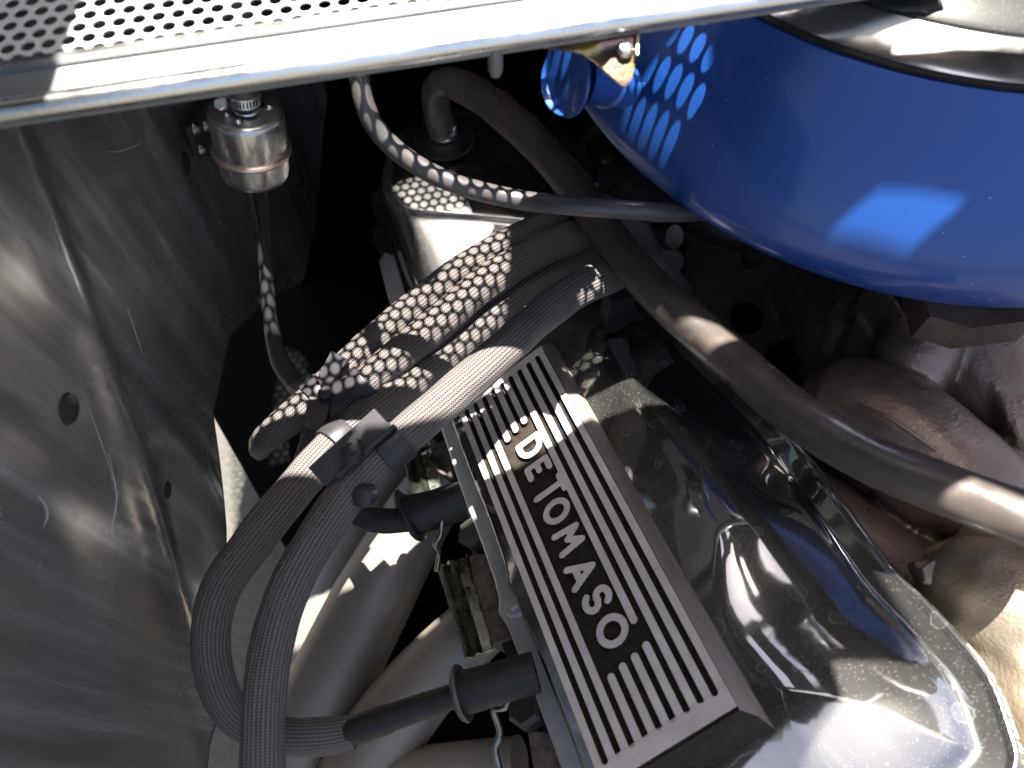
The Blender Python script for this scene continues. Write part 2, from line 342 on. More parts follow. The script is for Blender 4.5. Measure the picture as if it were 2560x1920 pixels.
def wall_mat():
    def ex(nt, b, src, nz):
        N_, K = nt.nodes, nt.links
        mp = N_.new("ShaderNodeMapping"); mp.inputs["Scale"].default_value = (1, 60, 3.0); K.new(src, mp.inputs[0])
        n = N_.new("ShaderNodeTexNoise"); n.inputs["Scale"].default_value = 1.6; n.inputs["Detail"].default_value = 6; K.new(mp.outputs[0], n.inputs["Vector"])
        bp = N_.new("ShaderNodeBump"); bp.inputs["Strength"].default_value = 0.06; bp.inputs["Distance"].default_value = 0.0003; K.new(n.outputs[0], bp.inputs["Height"])
        mp3 = N_.new("ShaderNodeMapping"); mp3.inputs["Scale"].default_value = (1, 9, 1.4); mp3.inputs["Rotation"].default_value = (0.25, 0, 0); K.new(src, mp3.inputs[0])
        n2 = N_.new("ShaderNodeTexNoise"); n2.inputs["Scale"].default_value = 2.2; n2.inputs["Detail"].default_value = 3; K.new(mp3.outputs[0], n2.inputs["Vector"])
        bp2 = N_.new("ShaderNodeBump"); bp2.inputs["Strength"].default_value = 0.24; bp2.inputs["Distance"].default_value = 0.006; K.new(n2.outputs[0], bp2.inputs["Height"])
        K.new(bp.outputs[0], bp2.inputs["Normal"]); K.new(bp2.outputs[0], b.inputs["Normal"])
        mp4 = N_.new("ShaderNodeMapping"); mp4.inputs["Scale"].default_value = (1, 30, 1.5); mp4.inputs["Rotation"].default_value = (0.22, 0, 0); K.new(src, mp4.inputs[0])  # tone streaks painted in place of soft vertical reflections
        n4 = N_.new("ShaderNodeTexNoise"); n4.inputs["Scale"].default_value = 1.8; n4.inputs["Detail"].default_value = 8; n4.inputs["Roughness"].default_value = 0.65; K.new(mp4.outputs[0], n4.inputs["Vector"])
        r = N_.new("ShaderNodeValToRGB"); e = r.color_ramp.elements; e[0].position = 0.36; e[0].color = (0.17, 0.162, 0.155, 1); e[1].position = 0.76; e[1].color = (0.50, 0.51, 0.54, 1)
        k = e.new(0.52); k.color = (0.255, 0.245, 0.235, 1)
        K.new(n4.outputs[0], r.inputs[0]); K.new(r.outputs[0], b.inputs["Base Color"])
    return mat("brushed_dark_sheet_metal", (0.2, 0.2, 0.2), 0.23, 0.65, rvar=0.06, rscale=14, extra=ex)
M['wall'] = wall_mat()
def blue_mat():
    def ex(nt, b, src, nz):
        N_, K = nt.nodes, nt.links
        v = N_.new("ShaderNodeTexVoronoi"); v.inputs["Scale"].default_value = 1500; K.new(src, v.inputs["Vector"])
        n = N_.new("ShaderNodeBump"); n.inputs["Strength"].default_value = 0.10; n.inputs["Distance"].default_value = 0.0003; K.new(v.outputs["Distance"], n.inputs["Height"])
        K.new(n.outputs[0], b.inputs["Normal"])
        v2 = N_.new("ShaderNodeTexVoronoi"); v2.inputs["Scale"].default_value = 260; K.new(src, v2.inputs["Vector"])
        sp = N_.new("ShaderNodeSeparateColor"); K.new(v2.outputs["Color"], sp.inputs[0])
        a = N_.new("ShaderNodeMath"); a.operation = 'LESS_THAN'; a.inputs[1].default_value = 0.10; K.new(v2.outputs["Distance"], a.inputs[0])
        c = N_.new("ShaderNodeMath"); c.operation = 'GREATER_THAN'; c.inputs[1].default_value = 0.96; K.new(sp.outputs[0], c.inputs[0])
        d = N_.new("ShaderNodeMath"); d.operation = 'MULTIPLY'; K.new(a.outputs[0], d.inputs[0]); K.new(c.outputs[0], d.inputs[1])
        mx = N_.new("ShaderNodeMix"); mx.data_type = 'RGBA'; K.new(d.outputs[0], mx.inputs[0])
        mx.inputs[6].default_value = (0.008, 0.055, 0.245, 1); mx.inputs[7].default_value = (0.25, 0.4, 0.7, 1); K.new(mx.outputs[2], b.inputs["Base Color"])
        b.inputs["Coat Roughness"].default_value = 0.12
    return mat("metallic_blue_paint", (0.008, 0.055, 0.245), 0.42, 0.35, coat=0.6, extra=ex)
M['blue'] = blue_mat()
def gold_mat():
    def ex(nt, b, src, nz):
        N_, K = nt.nodes, nt.links
        n = nz(90, 3); r = N_.new("ShaderNodeValToRGB"); e = r.color_ramp.elements
        e[0].position = 0.3; e[0].color = (0.62, 0.50, 0.20, 1); e[1].position = 0.72; e[1].color = (0.42, 0.45, 0.22, 1)
        k = e.new(0.45); k.color = (0.72, 0.60, 0.36, 1); k = e.new(0.58); k.color = (0.50, 0.30, 0.38, 1)
        K.new(n.outputs[0], r.inputs[0]); K.new(r.outputs[0], b.inputs["Base Color"])
    return mat("yellow_passivated_zinc", (0.6, 0.5, 0.2), 0.2, 1.0, bump=0.3, bscale=120, ndist=0.001, extra=ex)
M['gold'] = gold_mat()
def concrete():
    return mat("concrete", (0.066, 0.063, 0.052), 0.9, col2=(0.026, 0.025, 0.022), nscale=160, namt=1.3, bump=0.5, bscale=120, ndist=0.003)
M['concrete'] = concrete()

# ------------------------------------------------------------------ setting
g = mesh("ground", [(-60, -60, -0.85), (60, -60, -0.85), (60, 60, -0.85), (-60, 60, -0.85)], [(0, 1, 2, 3)], M['concrete'], smooth=False)
tag(g, kind="structure")

# left inner panel of the engine bay: a gently dished upright sheet
WX = -0.205
def wall_x(y, z):
    x = WX
    x += 0.012 * math.exp(-((y - 0.16 - 0.55 * (z + 0.4)) / 0.012) ** 2) * 0.35      # pressed ridge
    x += 0.006 * math.sin(y * 21 + z * 5) * 0.5
    x -= 0.10 * max(0, -0.02 - y) ** 1.5
    return x
ny, nz_ = 150, 90; ws, wf = [], []
for i in range(ny + 1):
    y = -0.35 + 1.05 * i / ny
    for k in range(nz_ + 1):
        t = k / nz_; zb = float(np.interp(y, [-0.35, 0.10, 0.166, 0.23, 0.30, 0.366, 0.45, 0.7], [-0.62, -0.60, -0.558, -0.495, -0.51, -0.57, -0.66, -0.72])); z = -0.195 + (zb + 0.195) * t
        ws.append((wall_x(y, z), y, z))
for i in range(ny):
    for k in range(nz_):
        a = i * (nz_ + 1) + k; wf.append((a, a + 1, a + nz_ + 2, a + nz_ + 1))
wall = mesh("inner_panel", ws, wf, M['wall']); md = wall.modifiers.new("t", 'SOLIDIFY'); md.thickness = 0.0015; md.offset = -1
tag(wall, "dark brushed sheet metal panel forming the left side of the engine bay", "panel")
def wall_pt(px, py, off=0.0):
    r = ray(px, py); p = r * ((WX) / r.x)
    for _ in range(6):
        x = wall_x(p.y, p.z) + off; p = r * (x / r.x)
    return p
def wall_plug(px, py, r, name, m1, dome):
    p = wall_pt(px, py)
    lathe(name, [(0, dome), (r * 0.6, dome * 0.9), (r * 0.9, dome * 0.5), (r, 0.0), (r, -0.001)], p, (1, 0, 0), m1, wall, seg=32)
wall_plug(170, 1022, 0.0075, "rubber_plug", M['black_rubber'], 0.003)
wall_plug(465, 408, 0.0075, "rubber_plug", M['black_rubber'], 0.0012)
wall_plug(418, 1225, 0.0055, "rubber_plug", M['black_rubber'], 0.0008)
sc_m = mat("bare_scratch", (0.30, 0.30, 0.29), 0.5, 0.4)
def scratch(pts, r=0.0007):
    r *= 0.55
    P = [wall_pt(x, y, 0.0) for x, y in pts]
    tube("scratch", P, [r * 0.3] + [r] * (len(P) - 2) + [r * 0.3], sc_m, wall, seg=6, step=0.004)
scratch([(296, 1225), (285, 1290), (280, 1330), (300, 1350), (322, 1372)], 0.0011)
scratch([(270, 1130), (288, 1215), (292, 1290)], 0.0008)
for a, b in (((300, 1280), (330, 1262)), ((302, 1300), (338, 1283)), ((300, 1325), (342, 1310)), ((280, 1330), (276, 1345)), ((306, 1345), (345, 1335))): scratch([a, ((a[0] + b[0]) / 2, (a[1] + b[1]) / 2 + 3), b], 0.0006)
scratch([(268, 380), (300, 378), (335, 366), (362, 350)], 0.0006)
scratch([(318, 770), (338, 830), (358, 890)], 0.0004)
scratch([(95, 1238), (112, 1262), (118, 1290), (108, 1318)], 0.0012)
scratch([(210, 985), (240, 1070), (268, 1150), (290, 1225)], 0.0004)

# bulkhead behind and floor pan under the engine, blackened to read as deep shade
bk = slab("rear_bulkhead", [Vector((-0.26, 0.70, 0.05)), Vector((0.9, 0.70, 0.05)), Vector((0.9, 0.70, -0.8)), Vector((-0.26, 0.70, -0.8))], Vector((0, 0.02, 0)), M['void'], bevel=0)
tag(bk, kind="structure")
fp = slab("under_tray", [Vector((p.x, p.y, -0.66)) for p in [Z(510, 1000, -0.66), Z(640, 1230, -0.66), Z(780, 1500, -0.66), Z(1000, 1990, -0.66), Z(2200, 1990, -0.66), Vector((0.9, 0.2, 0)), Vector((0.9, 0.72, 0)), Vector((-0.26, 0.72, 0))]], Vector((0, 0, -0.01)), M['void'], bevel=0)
tag(fp, "tray across the bottom of the engine bay, its black standing in for deep shade", "tray")


# ------------------------------------------------------------------ engine screen (near, out of focus)
SZ = -0.22
scr = empty("engine_screen", "bright aluminium framed perforated engine screen across the top of the bay", "screen")
ra, rb = Z(-120, 318, SZ), Z(2400, -55, SZ)           # lower lip line
RD = (rb - ra).normalized(); RN = Vector((-RD.y, RD.x, 0))  # RN points away from the camera
def rail_prof(prof, name, m, a=ra, b=rb, bev=0):
    # prof: list of (forward, height)
    rings = []
    for p in (a, b): rings.append([p + RN * f + Vector((0, 0, h)) for f, h in prof])
    return loft(name, rings, m, scr, angle=50)
# rolled lip
lip = [(0.0045 + 0.0045 * math.cos(t), 0.0045 * math.sin(t)) for t in [2 * math.pi * i / 16 for i in range(16)]]
rail_prof(lip, "rolled_lip", M['alu'])
rail_prof([(0.0085, 0.0005), (0.0085, 0.0025), (0.020, 0.0035), (0.020, 0.0005)], "flat_band", M['alu_matt'])
rail_prof([(0.020, -0.004), (0.020, 0.0075), (0.0225, 0.0075), (0.0225, -0.004)], "raised_edge", M['alu'])
rail_prof([(0.004, -0.0075), (0.004, -0.002), (0.019, -0.002), (0.019, -0.0075)], "lower_channel", M['alu_matt'])
nb = Z(1238, 132, SZ - 0.008); lathe("rivet_shank", [(0, -0.012), (0.0022, -0.011), (0.003, -0.008), (0.003, 0.004)], nb, (0, 0, 1), M['alu_matt'], scr, seg=20)
# perforated sheet: hexagonal cells, each with a round hole
def perforated(a, ex, ey, nx, nyy, pitch, rh, th, name, skip=None):
    vs, fs = [], []; hexr = pitch / math.sqrt(3)
    outer = []
    for k in range(12):
        an = math.radians(30 * k + 30); rr = hexr if k % 2 == 0 else pitch / 2
        outer.append((math.cos(an) * rr, math.sin(an) * rr))
    inner = [(math.cos(math.radians(30 * k + 30)) * rh, math.sin(math.radians(30 * k + 30)) * rh) for k in range(12)]
    for i in range(nx):
        for j in range(nyy):
            cx = pitch * (i + (0.5 if j % 2 else 0)); cy = pitch * 0.8660254 * j
            c = a + ex * cx + ey * cy
            if skip and skip(c): continue
            o = len(vs)
            for q in outer: vs.append(c + ex * q[0] + ey * q[1])
            for q in inner: vs.append(c + ex * q[0] + ey * q[1])
            for q in inner: vs.append(c + ex * q[0] + ey * q[1] - Vector((0, 0, th)))
            for q in outer: vs.append(c + ex * q[0] + ey * q[1] - Vector((0, 0, th)))
            for k in range(12):
                k2 = (k + 1) % 12
                fs.append((o + k, o + k2, o + 12 + k2, o + 12 + k)); fs.append((o + 12 + k, o + 12 + k2, o + 24 + k2, o + 24 + k))
                fs.append((o + 24 + k, o + 24 + k2, o + 36 + k2, o + 36 + k))
    ob = mesh(name, vs, fs, M['screen'], scr, smooth=False); tag(ob, kind="stuff"); return ob
pa = ra + RN * 0.0265 + Vector((0, 0, 0.004))
perforated(pa + RD * 0.008, RD, RN, 43, 44, 0.0076, 0.0029, 0.0008, "perforated_sheet", skip=lambda c: -0.075 < c.x < 0.02 and 0.405 < c.y < 0.462)  # cells left out so unbroken sun reaches the breather box

LH = 0.10
def up(p, z=LH): return p + SUN * ((z - p.z) / SUN.z)
# ------------------------------------------------------------------ blue air cleaner
AC = Vector((0.2425, 0.430, 0))
ac = empty("air_cleaner", "round metallic blue air cleaner with a chrome lid above the carburettor", "air cleaner", at=(AC.x, AC.y, -0.33))
prof = [(0.10, -0.339), (0.186, -0.339), (0.204, -0.3385), (0.214, -0.335), (0.2205, -0.330), (0.2225, -0.323), (0.2195, -0.314), (0.211, -0.299), (0.198, -0.280), (0.183, -0.261), (0.1695, -0.2475), (0.1690, -0.2465), (0.164, -0.2465), (0.162, -0.25)]
def oval(o):
    for v in o.data.vertices:
        t = min(1, max(0, (v.co.z + 0.33) / 0.08)); f = 1 + 0.13 * t
        v.co.x = AC.x + (v.co.x - AC.x) * f
    return o
oval(lathe("pan", prof, (AC.x, AC.y, 0), (0, 0, 1), M['blue'], ac, seg=160))
oval(lathe("seal", [(0.154, -0.2465), (0.1680, -0.2462), (0.1684, -0.2445), (0.1650, -0.2425), (0.154, -0.2420)], (AC.x, AC.y, 0), (0, 0, 1), M['black_rubber'], ac, seg=160))
oval(lathe("rim", [(0.147, -0.2380), (0.1485, -0.2355), (0.153, -0.2370), (0.160, -0.2398), (0.1650, -0.2418), (0.1668, -0.2430), (0.1665, -0.2438), (0.154, -0.2445)], (AC.x, AC.y, 0), (0, 0, 1), M['rim_chrome'], ac, seg=160))
oval(lathe("lid", [(0.0, -0.206), (0.06, -0.209), (0.078, -0.2125), (0.082, -0.217), (0.087, -0.2185), (0.106, -0.2235), (0.118, -0.2260), (0.121, -0.2285), (0.126, -0.2292), (0.1440, -0.2335), (0.1465, -0.2350), (0.1470, -0.2385)], (AC.x, AC.y, 0), (0, 0, 1), M['lid_chrome'], ac, seg=160))
# snout with its flared end disc
sn_c = Z(1420, 195, -0.262); sn_e = Z(1560, 215, -0.285)
ax = (sn_c - sn_e).normalized()
lathe("snout", [(0.0105, 0.0), (0.0105, 0.012), (0.0118, 0.0135), (0.0105, 0.015), (0.0100, (sn_c - sn_e).length - 0.008), (0.0125, (sn_c - sn_e).length - 0.003), (0.0165, (sn_c - sn_e).length)], sn_e, ax, M['blue'], ac, seg=48)
lathe("end_disc", [(0.0, 0.0012), (0.0162, 0.0012), (0.0172, 0.0008), (0.0175, 0.0), (0.0172, -0.0008), (0.0, -0.0008)], sn_c + ax * 0.0010, (ax + Vector((-0.55, -0.15, -0.1))).normalized(), M['blue'], ac, seg=48)

# gold bracket hanging from the rail
gb = empty("latch_bracket", "gold passivated latch bracket riveted under the aluminium rail", "bracket", at=Z(1500, 110, -0.222))
pts = [Z(x, y, z) for x, y, z in ((1360, 118, -0.228), (1480, 60, -0.226), (1594, 40, -0.226), (1592, 138, -0.232), (1580, 196, -0.236), (1566, 216, -0.237), (1554, 214, -0.237), (1490, 155, -0.235), (1455, 132, -0.233), (1395, 122, -0.23))]
nrm = (pts[2] - pts[0]).cross(pts[5] - pts[0]).normalized()
slab("bracket_plate", pts, -nrm * 0.0012 if nrm.z > 0 else nrm * 0.0012, M['gold'], gb, bevel=0.0004)
rv = Z(1563, 124, -0.2295); nn = nrm if nrm.z > 0 else -nrm
lathe("rivet", [(0, 0.0016), (0.0012, 0.0016), (0.0014, 0.0026), (0.0026, 0.0022), (0.0034, 0.001), (0.0036, 0)], rv, nn, M['alu'], gb, seg=24)
tube("folded_edge", [Z(1594, 44, -0.2245), Z(1593, 138, -0.230)], 0.0010, M['gold'], gb, seg=8)

# carburettor base below the air cleaner
cb = empty("carburettor_base", "dark square carburettor base between blue air cleaner and cast manifold", "carburettor")
def quadblock(name, px, z0, z1, m, parent, bevel=0.002, grow=0.0):
    top = [Z(x, y, z0) for x, y in px]
    return slab(name, top, Vector((0, 0, z1 - z0)), m, parent, bevel=bevel)
quadblock("base_plate", [(2290, 660), (2600, 660), (2600, 800), (2430, 820), (2325, 790)], -0.358, -0.380, M['iron'], cb, 0.002)
quadblock("gasket", [(2215, 700), (2290, 660), (2620, 680), (2620, 815), (2480, 838), (2375, 842), (2290, 795)], -0.383, -0.387, M['black_rubber'], cb, 0.0008)
lathe("stud", [(0.0045, -0.02), (0.0045, 0.0), (0.003, 0.001), (0.003, 0.006), (0, 0.006)], Z(2408, 752, -0.368), (0, 0, 1), M['bolt'], cb, seg=6)

# ------------------------------------------------------------------ intake manifold (cast, blended)
T = lambda pts, r, seg=24: tube("cast_tmp", pts, r, None, None, seg=seg, step=0.008)
P_ = Z
parts = [
    T([P_(2010, 1030, -0.455), P_(2110, 1010, -0.43), P_(2230, 1075, -0.42), P_(2370, 1190, -0.42), P_(2520, 1290, -0.43), P_(2700, 1400, -0.43)], [0.012, 0.030, 0.034, 0.034, 0.030, 0.030]),
    T([P_(2330, 790, -0.405), P_(2270, 930, -0.42), P_(2210, 1010, -0.445)], [0.026, 0.023, 0.020]),
    T([P_(2420, 760, -0.41), P_(2480, 950, -0.43), P_(2620, 1130, -0.44)], [0.036, 0.038, 0.034]),
    T([P_(2150, 640, -0.46), P_(2140, 760, -0.455), P_(2080, 900, -0.465)], [0.020, 0.018, 0.012]),
    T([P_(2020, 700, -0.50), P_(2150, 900, -0.48), P_(2300, 1100, -0.47), P_(2600, 1300, -0.46)], [0.03, 0.04, 0.04, 0.04]),
    T([P_(2480, 1010, -0.435), P_(2540, 1130, -0.43), P_(2590, 1230, -0.43)], [0.008, 0.007, 0.006]),
    T([P_(1780, 1090, -0.50), P_(1990, 1260, -0.475), P_(2200, 1420, -0.455), P_(2420, 1600, -0.43)], [0.028, 0.030, 0.030, 0.030]),
]
def slab_tmp(px, z0, z1): return slab("cast_tmp", [Z(x, y, z0) for x, y in px], Vector((0, 0, z1 - z0)), None, None, bevel=0.004)
parts += [slab_tmp([(1640, 560), (1900, 540), (2320, 640), (2560, 800), (2700, 1300), (2300, 1500), (1780, 1060), (1640, 800)], -0.515, -0.56),
          slab_tmp([(1720, 590), (1880, 600), (2000, 660), (2060, 850), (1950, 930), (1800, 860), (1700, 700)], -0.50, -0.54),
          slab_tmp([(2190, 670), (2500, 650), (2560, 830), (2330, 850), (2270, 800)], -0.388, -0.45),
          slab_tmp([(2175, 690), (2240, 660), (2345, 775), (2330, 860), (2225, 965), (2105, 885)], -0.425, -0.50),
          slab_tmp([(2440, 850), (2620, 790), (2720, 1150), (2585, 1185), (2500, 1010)], -0.402, -0.47),
          slab_tmp([(2120, 700), (2165, 640), (2210, 690), (2130, 880), (2075, 870)], -0.452, -0.50),
          slab_tmp([(1720, 930), (1790, 880), (2000, 1050), (1960, 1130)], -0.485, -0.53)]
im = blend_union("intake_manifold", parts, M['iron'], voxel=0.0020, smooth=4)
tag(im, "dark brown rough cast intake manifold with rounded runners right of the big hose", "manifold")
for x, y, r in ((1870, 790, 0.011), (1965, 890, 0.012)):
    c = Z(x, y, -0.492)
    lathe("port_plug", [(0, 0.001), (r * 0.5, 0.001), (r * 0.55, 0.004), (r * 0.62, 0.001), (r * 0.95, 0.002), (r, -0.001), (r, -0.012)], c, (0, 0, 1), M['void'], im, seg=32)
lathe("vacuum_cap", [(0, 0.026), (0.006, 0.025), (0.0075, 0.022), (0.0075, 0.0)], Z(1880, 650, -0.492), (-0.25, -0.35, 0.9), M['black_rubber'], im, seg=28)
lathe("vacuum_cap", [(0, 0.022), (0.005, 0.021), (0.006, 0.019), (0.006, 0.0)], Z(1990, 640, -0.485), (0.3, -0.2, 0.9), M['bolt'], im, seg=28)
lathe("vacuum_cap", [(0, 0.020), (0.0085, 0.019), (0.0095, 0.016), (0.0095, 0.0)], Z(1640, 590, -0.47), (0.5, -0.5, 0.6), M['block'], im, seg=28)
for x, y, z, r in ((2085, 905, -0.470, 0.0075), (2030, 610, -0.490, 0.007), (1760, 985, -0.478, 0.007)):
    lathe("manifold_bolt", [(0, 0.0065), (r * 0.8, 0.0065), (r, 0.005), (r, 0.0), (r * 1.35, 0.0), (r * 1.4, -0.002), (r * 1.3, -0.012)], Z(x, y, z), (0.05, -0.1, 1), M['bolt'], im, seg=6, angle=20)
for q in ([(2140, 1010, -0.393), (2230, 1050, -0.384), (2340, 1125, -0.384)], [(2370, 850, -0.402), (2330, 960, -0.408), (2300, 1040, -0.412)]):
    tube("casting_seam", [Z(*k) for k in q], 0.0012, M['iron'], im, seg=8)
# dark bits behind the hoses
jn = []
db = [T([P_(1500, 400, -0.52), P_(1560, 470, -0.50), P_(1640, 520, -0.50)], [0.020, 0.022, 0.018]), T([P_(1470, 360, -0.53), P_(1600, 420, -0.53), P_(1800, 560, -0.53)], [0.03, 0.03, 0.03]),
      T([P_(1620, 480, -0.49), P_(1780, 560, -0.48), P_(1900, 600, -0.48)], [0.012, 0.014, 0.012]), T([P_(1560, 330, -0.50), P_(1545, 420, -0.49)], [0.008, 0.008])]
dd = blend_union("distributor_housing", db, M['block'], voxel=0.003, smooth=4)
tag(dd, "dark oily distributor housing in the gap behind the crossing hoses", "distributor")
lathe("clamp_screw", [(0, 0.006), (0.004, 0.006), (0.005, 0.004), (0.005, 0)], Z(1515, 400, -0.478), (0, -0.3, 1), M['bolt'], dd, seg=6)
lathe("clamp_screw", [(0, 0.005), (0.004, 0.005), (0.0045, 0.003), (0.0045, 0)], Z(1500, 455, -0.478), (0, -0.3, 1), M['bolt'], dd, seg=6)

# sun lit cast cylinder head at the lower right
hp = [
    T([P_(2370, 1430, -0.415), P_(2450, 1480, -0.405), P_(2600, 1540, -0.40), P_(2800, 1600, -0.40)], [0.022, 0.030, 0.036, 0.036]),
    T([P_(2340, 1400, -0.435), P_(2500, 1600, -0.415), P_(2600, 1760, -0.405), P_(2700, 2000, -0.40)], [0.020, 0.026, 0.030, 0.030]),
    T([P_(2420, 1350, -0.43), P_(2560, 1370, -0.415), P_(2750, 1420, -0.41)], [0.024, 0.028, 0.028]),
    slab_tmp([(2250, 1380), (2800, 1380), (2800, 2100), (2560, 2100), (2500, 1760)], -0.425, -0.48)]
hp += [slab_tmp([(2280, 1400), (2360, 1380), (2420, 1440), (2380, 1500), (2310, 1480)], -0.412, -0.46), T([P_(2480, 1560, -0.40), P_(2560, 1640, -0.392), P_(2620, 1800, -0.392)], [0.012, 0.014, 0.014])]
hd = blend_union("head_casting", hp, M['iron_sunlit'], voxel=0.0022, smooth=4)
tag(hd, "rough cast cylinder head, sunlight put into its pale gold colour, at the edge beside the chrome cover", "engine casting")
lathe("head_bolt", [(0, 0.009), (0.0062, 0.009), (0.0072, 0.0075), (0.0072, -0.006)], Z(2330, 1440, -0.405), (-0.25, -0.1, 0.95), M['cast_side'], hd, seg=6, angle=20)
lathe("head_bolt", [(0, 0.014), (0.006, 0.014), (0.007, 0.012), (0.007, 0)], Z(2395, 1405, -0.413), (-0.5, -0.1, 0.8), M['cast_side'], hd, seg=6, angle=20)

# ------------------------------------------------------------------ valve cover
vc = empty("valve_cover", "chrome valve cover with a raised finned black and silver name plate", "valve cover", at=tuple(O))
def lp(x, y, w): return loc(PX(x, y, w))
left_px = [(930, 520), (1000, 760), (1085, 1030), (1155, 1245), (1200, 1359), (1232, 1455), (1243, 1500), (1241, 1530), (1262, 1562), (1289, 1631), (1330, 1733), (1375, 1855), (1412, 1960), (1450, 2060)]
right_px = [(2440, 2060), (2551, 1930), (2535, 1815), (2473, 1672), (2352, 1530), (2230, 1408), (2107, 1245), (1960, 1060), (1780, 880), (1640, 720), (1560, 560), (1500, 420)]
outline = [lp(x, y, -0.036) for x, y in left_px] + [lp(1560, 2190, -0.036), lp(1800, 2280, -0.036), lp(2200, 2230, -0.036)] + [lp(x, y, -0.049) for x, y in right_px] + [lp(1250, 330, -0.04)]
outline = [(v.x, v.y) for v in smoothpoly([(a, b, 0) for a, b in outline], 5)]
fr = (O, U, V, N)
def cover_h(uu, vv):
    d = poly_sdf(uu, vv, outline)
    side = sstep(-0.01, 0.10, vv)
    fl = 0.0180 - 0.0035 * side; rise = 0.0045 + 0.0445 * side + 0.030 * side * sstep(0.17, 0.235, uu)
    t = np.clip((d - fl) / rise, 0, 1)
    base = -0.038 - 0.011 * sstep(0.06, 0.15, vv)
    k1 = np.sqrt(np.clip(1 - (1 - t) ** 2.2, 0, 1)); k2 = 1 - (1 - t) ** 1.75
    pr = (k1 * (1 - side) + k2 * side) * sstep(0, 0.10, t) ** 0.5
    h = base + (-0.014 - base) * pr
    h += 0.0012 * sstep(0.0, 0.0018, d) * (1 - sstep(0.002, 0.005, d))              # rolled flange edge
    h -= 0.006 * (1 - sstep(0, 0.0016, d))
    # dished hollow round the inner bolt and gentle dents that bend the reflections
    bu, bv = lp(1925, 1130, -0.02)
    h -= 0.010 * np.exp(-(((uu - bu) / 0.014) ** 2 + ((vv - bv) / 0.013) ** 2))
    h += 0.0007 * np.sin(uu * 38 + vv * 22) * side + 0.0009 * np.sin(vv * 60 - uu * 17) * side
    return h, d > -0.0004
us = [o[0] for o in outline]; vs_ = [o[1] for o in outline]
grid_relief("shell", min(us) - 0.002, max(us) + 0.002, min(vs_) - 0.002, max(vs_) + 0.002, 0.0011, cover_h, fr, M['chrome'], vc, snap=lambda a, b: poly_sdf(a, b, outline))
# dull left flange strip and its bolt
fl_poly = [lp(x, y, -0.036) for x, y in left_px[1:]]
fl_in = [(a, b + 0.0185) for a, b in fl_poly]
def flange_h(uu, vv):
    d = poly_sdf(uu, vv, fl_poly + fl_in[::-1]); return -0.0358 - 0.003 * (1 - sstep(0, 0.0015, d)), d > -0.0006
fu = [p[0] for p in fl_poly]; fv = [p[1] for p in fl_poly]
grid_relief("left_flange", min(fu), max(fu), min(fv) - 0.001, max(fv) + 0.020, 0.001, flange_h, fr, M['chrome_flange'], vc, snap=lambda a, b: poly_sdf(a, b, fl_poly + fl_in[::-1]))
bc = PX(1291, 1512, -0.036)
lathe("flange_bolt", [(0, 0.0055), (0.0045, 0.0055), (0.0052, 0.0045), (0.0052, 0.0015)], bc, N, M['chrome_flange'], vc, seg=6, angle=20)
lathe("bolt_washer", [(0, 0.0022), (0.0068, 0.0020), (0.0082, 0.0008), (0.0084, -0.001)], bc, N, M['chrome_flange'], vc, seg=40)

# finned plate
FP = empty("finned_plate", None, None, at=tuple(O)); FP.parent = vc; FP.matrix_parent_inverse = Matrix.Translation(vc.location).inverted()
del FP
PW = 0.068; PLEN = 0.2600; pitch = PW / 9.0; fw = pitch * 0.55
def body():
    m_ = 0.0016
    top = [L(-0.002, -m_, -0.0035), L(-0.002, PW + m_, -0.0035), L(PLEN + 0.001, PW + m_, -0.0035), L(PLEN + 0.001, -m_, -0.0035)]
    lip_ = [L(-0.0025, -m_ - 0.0004, -0.005), L(-0.0025, PW + 0.0022, -0.0012), L(PLEN + 0.0015, PW + 0.0022, -0.0012), L(PLEN + 0.0015, -m_ - 0.0004, -0.005)]
    mid = [L(-0.004, -0.003, -0.008), L(-0.004, PW + 0.0070, -0.0060), L(PLEN + 0.006, PW + 0.0070, -0.0060), L(PLEN + 0.006, -0.003, -0.008)]
    bot = [L(-0.010, -0.005, -0.024), L(-0.010, PW + 0.0095, -0.024), L(PLEN + 0.013, PW + 0.0095, -0.024), L(PLEN + 0.013, -0.005, -0.024)]
    return loft("finned_plate", [top, lip_, mid, bot], M['cast_side'], vc, bevel=0.0007)
FP = bpy.data.objects["finned_plate"]; bpy.data.objects.remove(FP)
FP = body(); FP.name = "finned_plate"; FP.data.materials.append(M['recess'])
for p in FP.data.polygons:
    if p.normal.dot(U) > 0.35: p.material_index = 1
